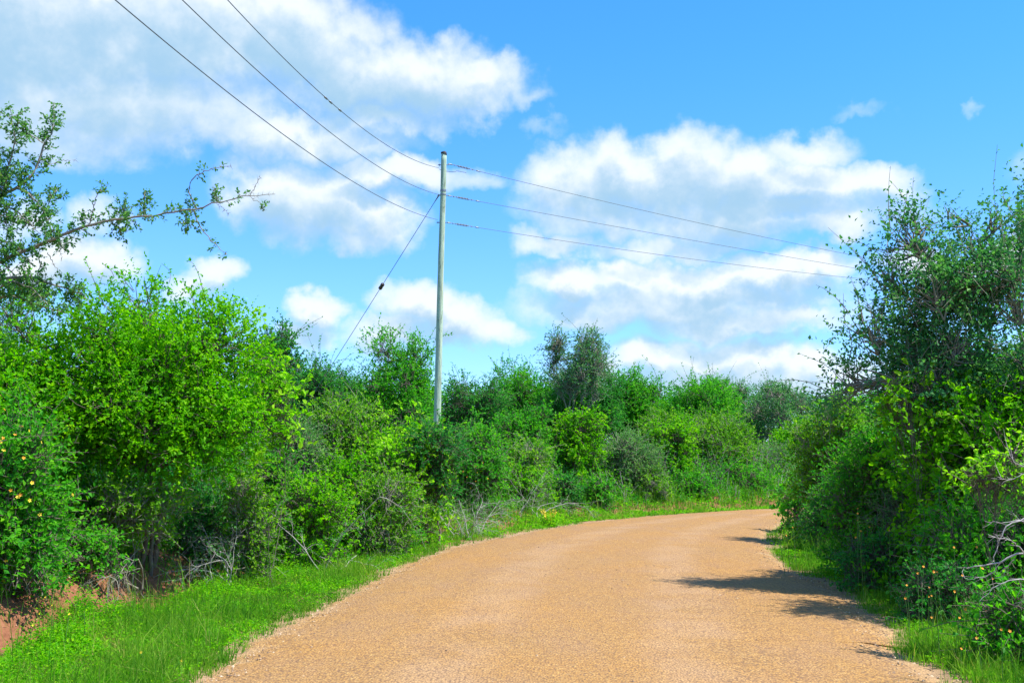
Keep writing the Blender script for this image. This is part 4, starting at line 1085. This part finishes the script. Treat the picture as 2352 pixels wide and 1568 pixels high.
# ------------------------------------------------------------------ flowers and small plants of the verges
def wildflowers(mat, label, group, pts, seed):
    r = np.random.default_rng(seed)
    for (px, py, Y) in pts:
        p = at(px, py, Y); g = Hz(p[0], Y); h = max(.12, p[2]-g)
        root = empty('wildflower', (p[0], Y, g), label, 'wildflower', group)
        lean = r.normal(0, .04, 3)*np.array([1, 1, 0])
        P = resample([np.array([0, 0, -.02]), np.array([0, 0, h*.5])+lean*.4, np.array([0, 0, h])+lean], 7)
        V, Q = tubes([P], [np.linspace(.0035, .002, 7)], 4); mesh_obj('stem', V, Q, M['grassstem'], root, smooth=True)
        V, Q = petals(r, P[-1:], np.array([[r.normal(0, .4), -.9, .5]]), r.uniform(.010, .016)); mesh_obj('blossom', V, Q, mat, root)
M['grassstem'] = plain_mat('green_stem', (.06, .16, .03))
r = np.random.default_rng(31)
pts = []
for (x0, x1, y0, y1, Ya, Yb, n) in [(1960,2130,1150,1250,13.2,14.6,12), (2100,2330,1250,1420,9.4,10.6,13), (2080,2200,1280,1380,10.6,11.4,8), (1800,1960,1190,1260,16,18,5), (2200,2340,1440,1500,8.6,9.2,4)]:
    for _ in range(n): pts.append((r.uniform(x0, x1), r.uniform(y0, y1), r.uniform(Ya, Yb)))
wildflowers(M['orange'], 'small orange wildflower standing in the tall grass of the right verge', 'orange wildflowers in the right verge', pts, 1)
pts = [(92,1408,10.6),(120,1388,11),(102,1370,11.2),(200,1404,10.6),(62,1436,10),(150,1412,10.4),(340,1500,9.4),(390,1530,9.2)]
wildflowers(M['yellow'], 'small yellow wildflower in the left verge below the red bank', 'yellow wildflowers in the left verge', pts, 2)
pts = [(1085,1070,23.2),(1100,1085,23.2),(1070,1095,23.2),(1110,1062,23.4),(1060,1082,23.3),(1092,1105,23.2),(1080,1120,23.1),(1120,1098,23.4)]
wildflowers(M['orange'], 'small orange wildflower against the grey scrub right of the vine column', 'orange wildflowers by the grey scrub', pts, 3)

def spiky_plant():
    """the plant with upright yellow flower spikes on the far verge"""
    r = np.random.default_rng(2); Y = 27.4; p = at(1264, 1172, Y); g = Hz(p[0], Y)
    root = empty('spiky_plant', (p[0], Y, g), 'plant with upright yellow flower spikes on the far verge', 'plant')
    st, fp = [], []
    for i in range(16):
        a = r.uniform(0, 6.28); o = np.array([math.cos(a), math.sin(a), 0])*r.uniform(0, .26); h = r.uniform(.25, .46)
        P = resample([o*.5+(0, 0, -.05), o*.9+(0, 0, h*.5), o*1.1+(0, 0, h)], 6); st.append(tubes([P], [np.linspace(.008, .004, 6)], 4))
        for u in np.linspace(.5, 1, 12): fp.append(o*1.1*u + np.array([0, 0, h*u]))
    V, Q = join(st); mesh_obj('stems', V, Q, M['grassstem'], root, smooth=True)
    fp = np.array(fp); n = len(fp)*3; fp = np.repeat(fp, 3, 0)+r.normal(0, .012, (n, 3))
    V, Q, kv = leaves(fp, r.normal(size=(n, 3)), r.normal(size=(n, 3)), np.full(n, .028), np.full(n, .02)); mesh_obj('flower_spikes', V, Q, M['yellow'], root)
    n = 900; q_ = np.column_stack([r.normal(0, .22, (n, 2)), r.uniform(.02, .3, n)])
    V, Q, kv = leaves(q_, r.normal(size=(n, 3))+np.array([0, 0, .5]), r.normal(size=(n, 3)), r.uniform(.05, .09, n), r.uniform(.02, .035, n)); mesh_obj('foliage', V, Q, M['lime'], root, np.repeat(r.uniform(.1, .8, n), kv))
spiky_plant()
print('leaves', STATS['leaf'])
for o in list(bpy.data.objects):
    if '_box' in o.keys(): del o['_box']
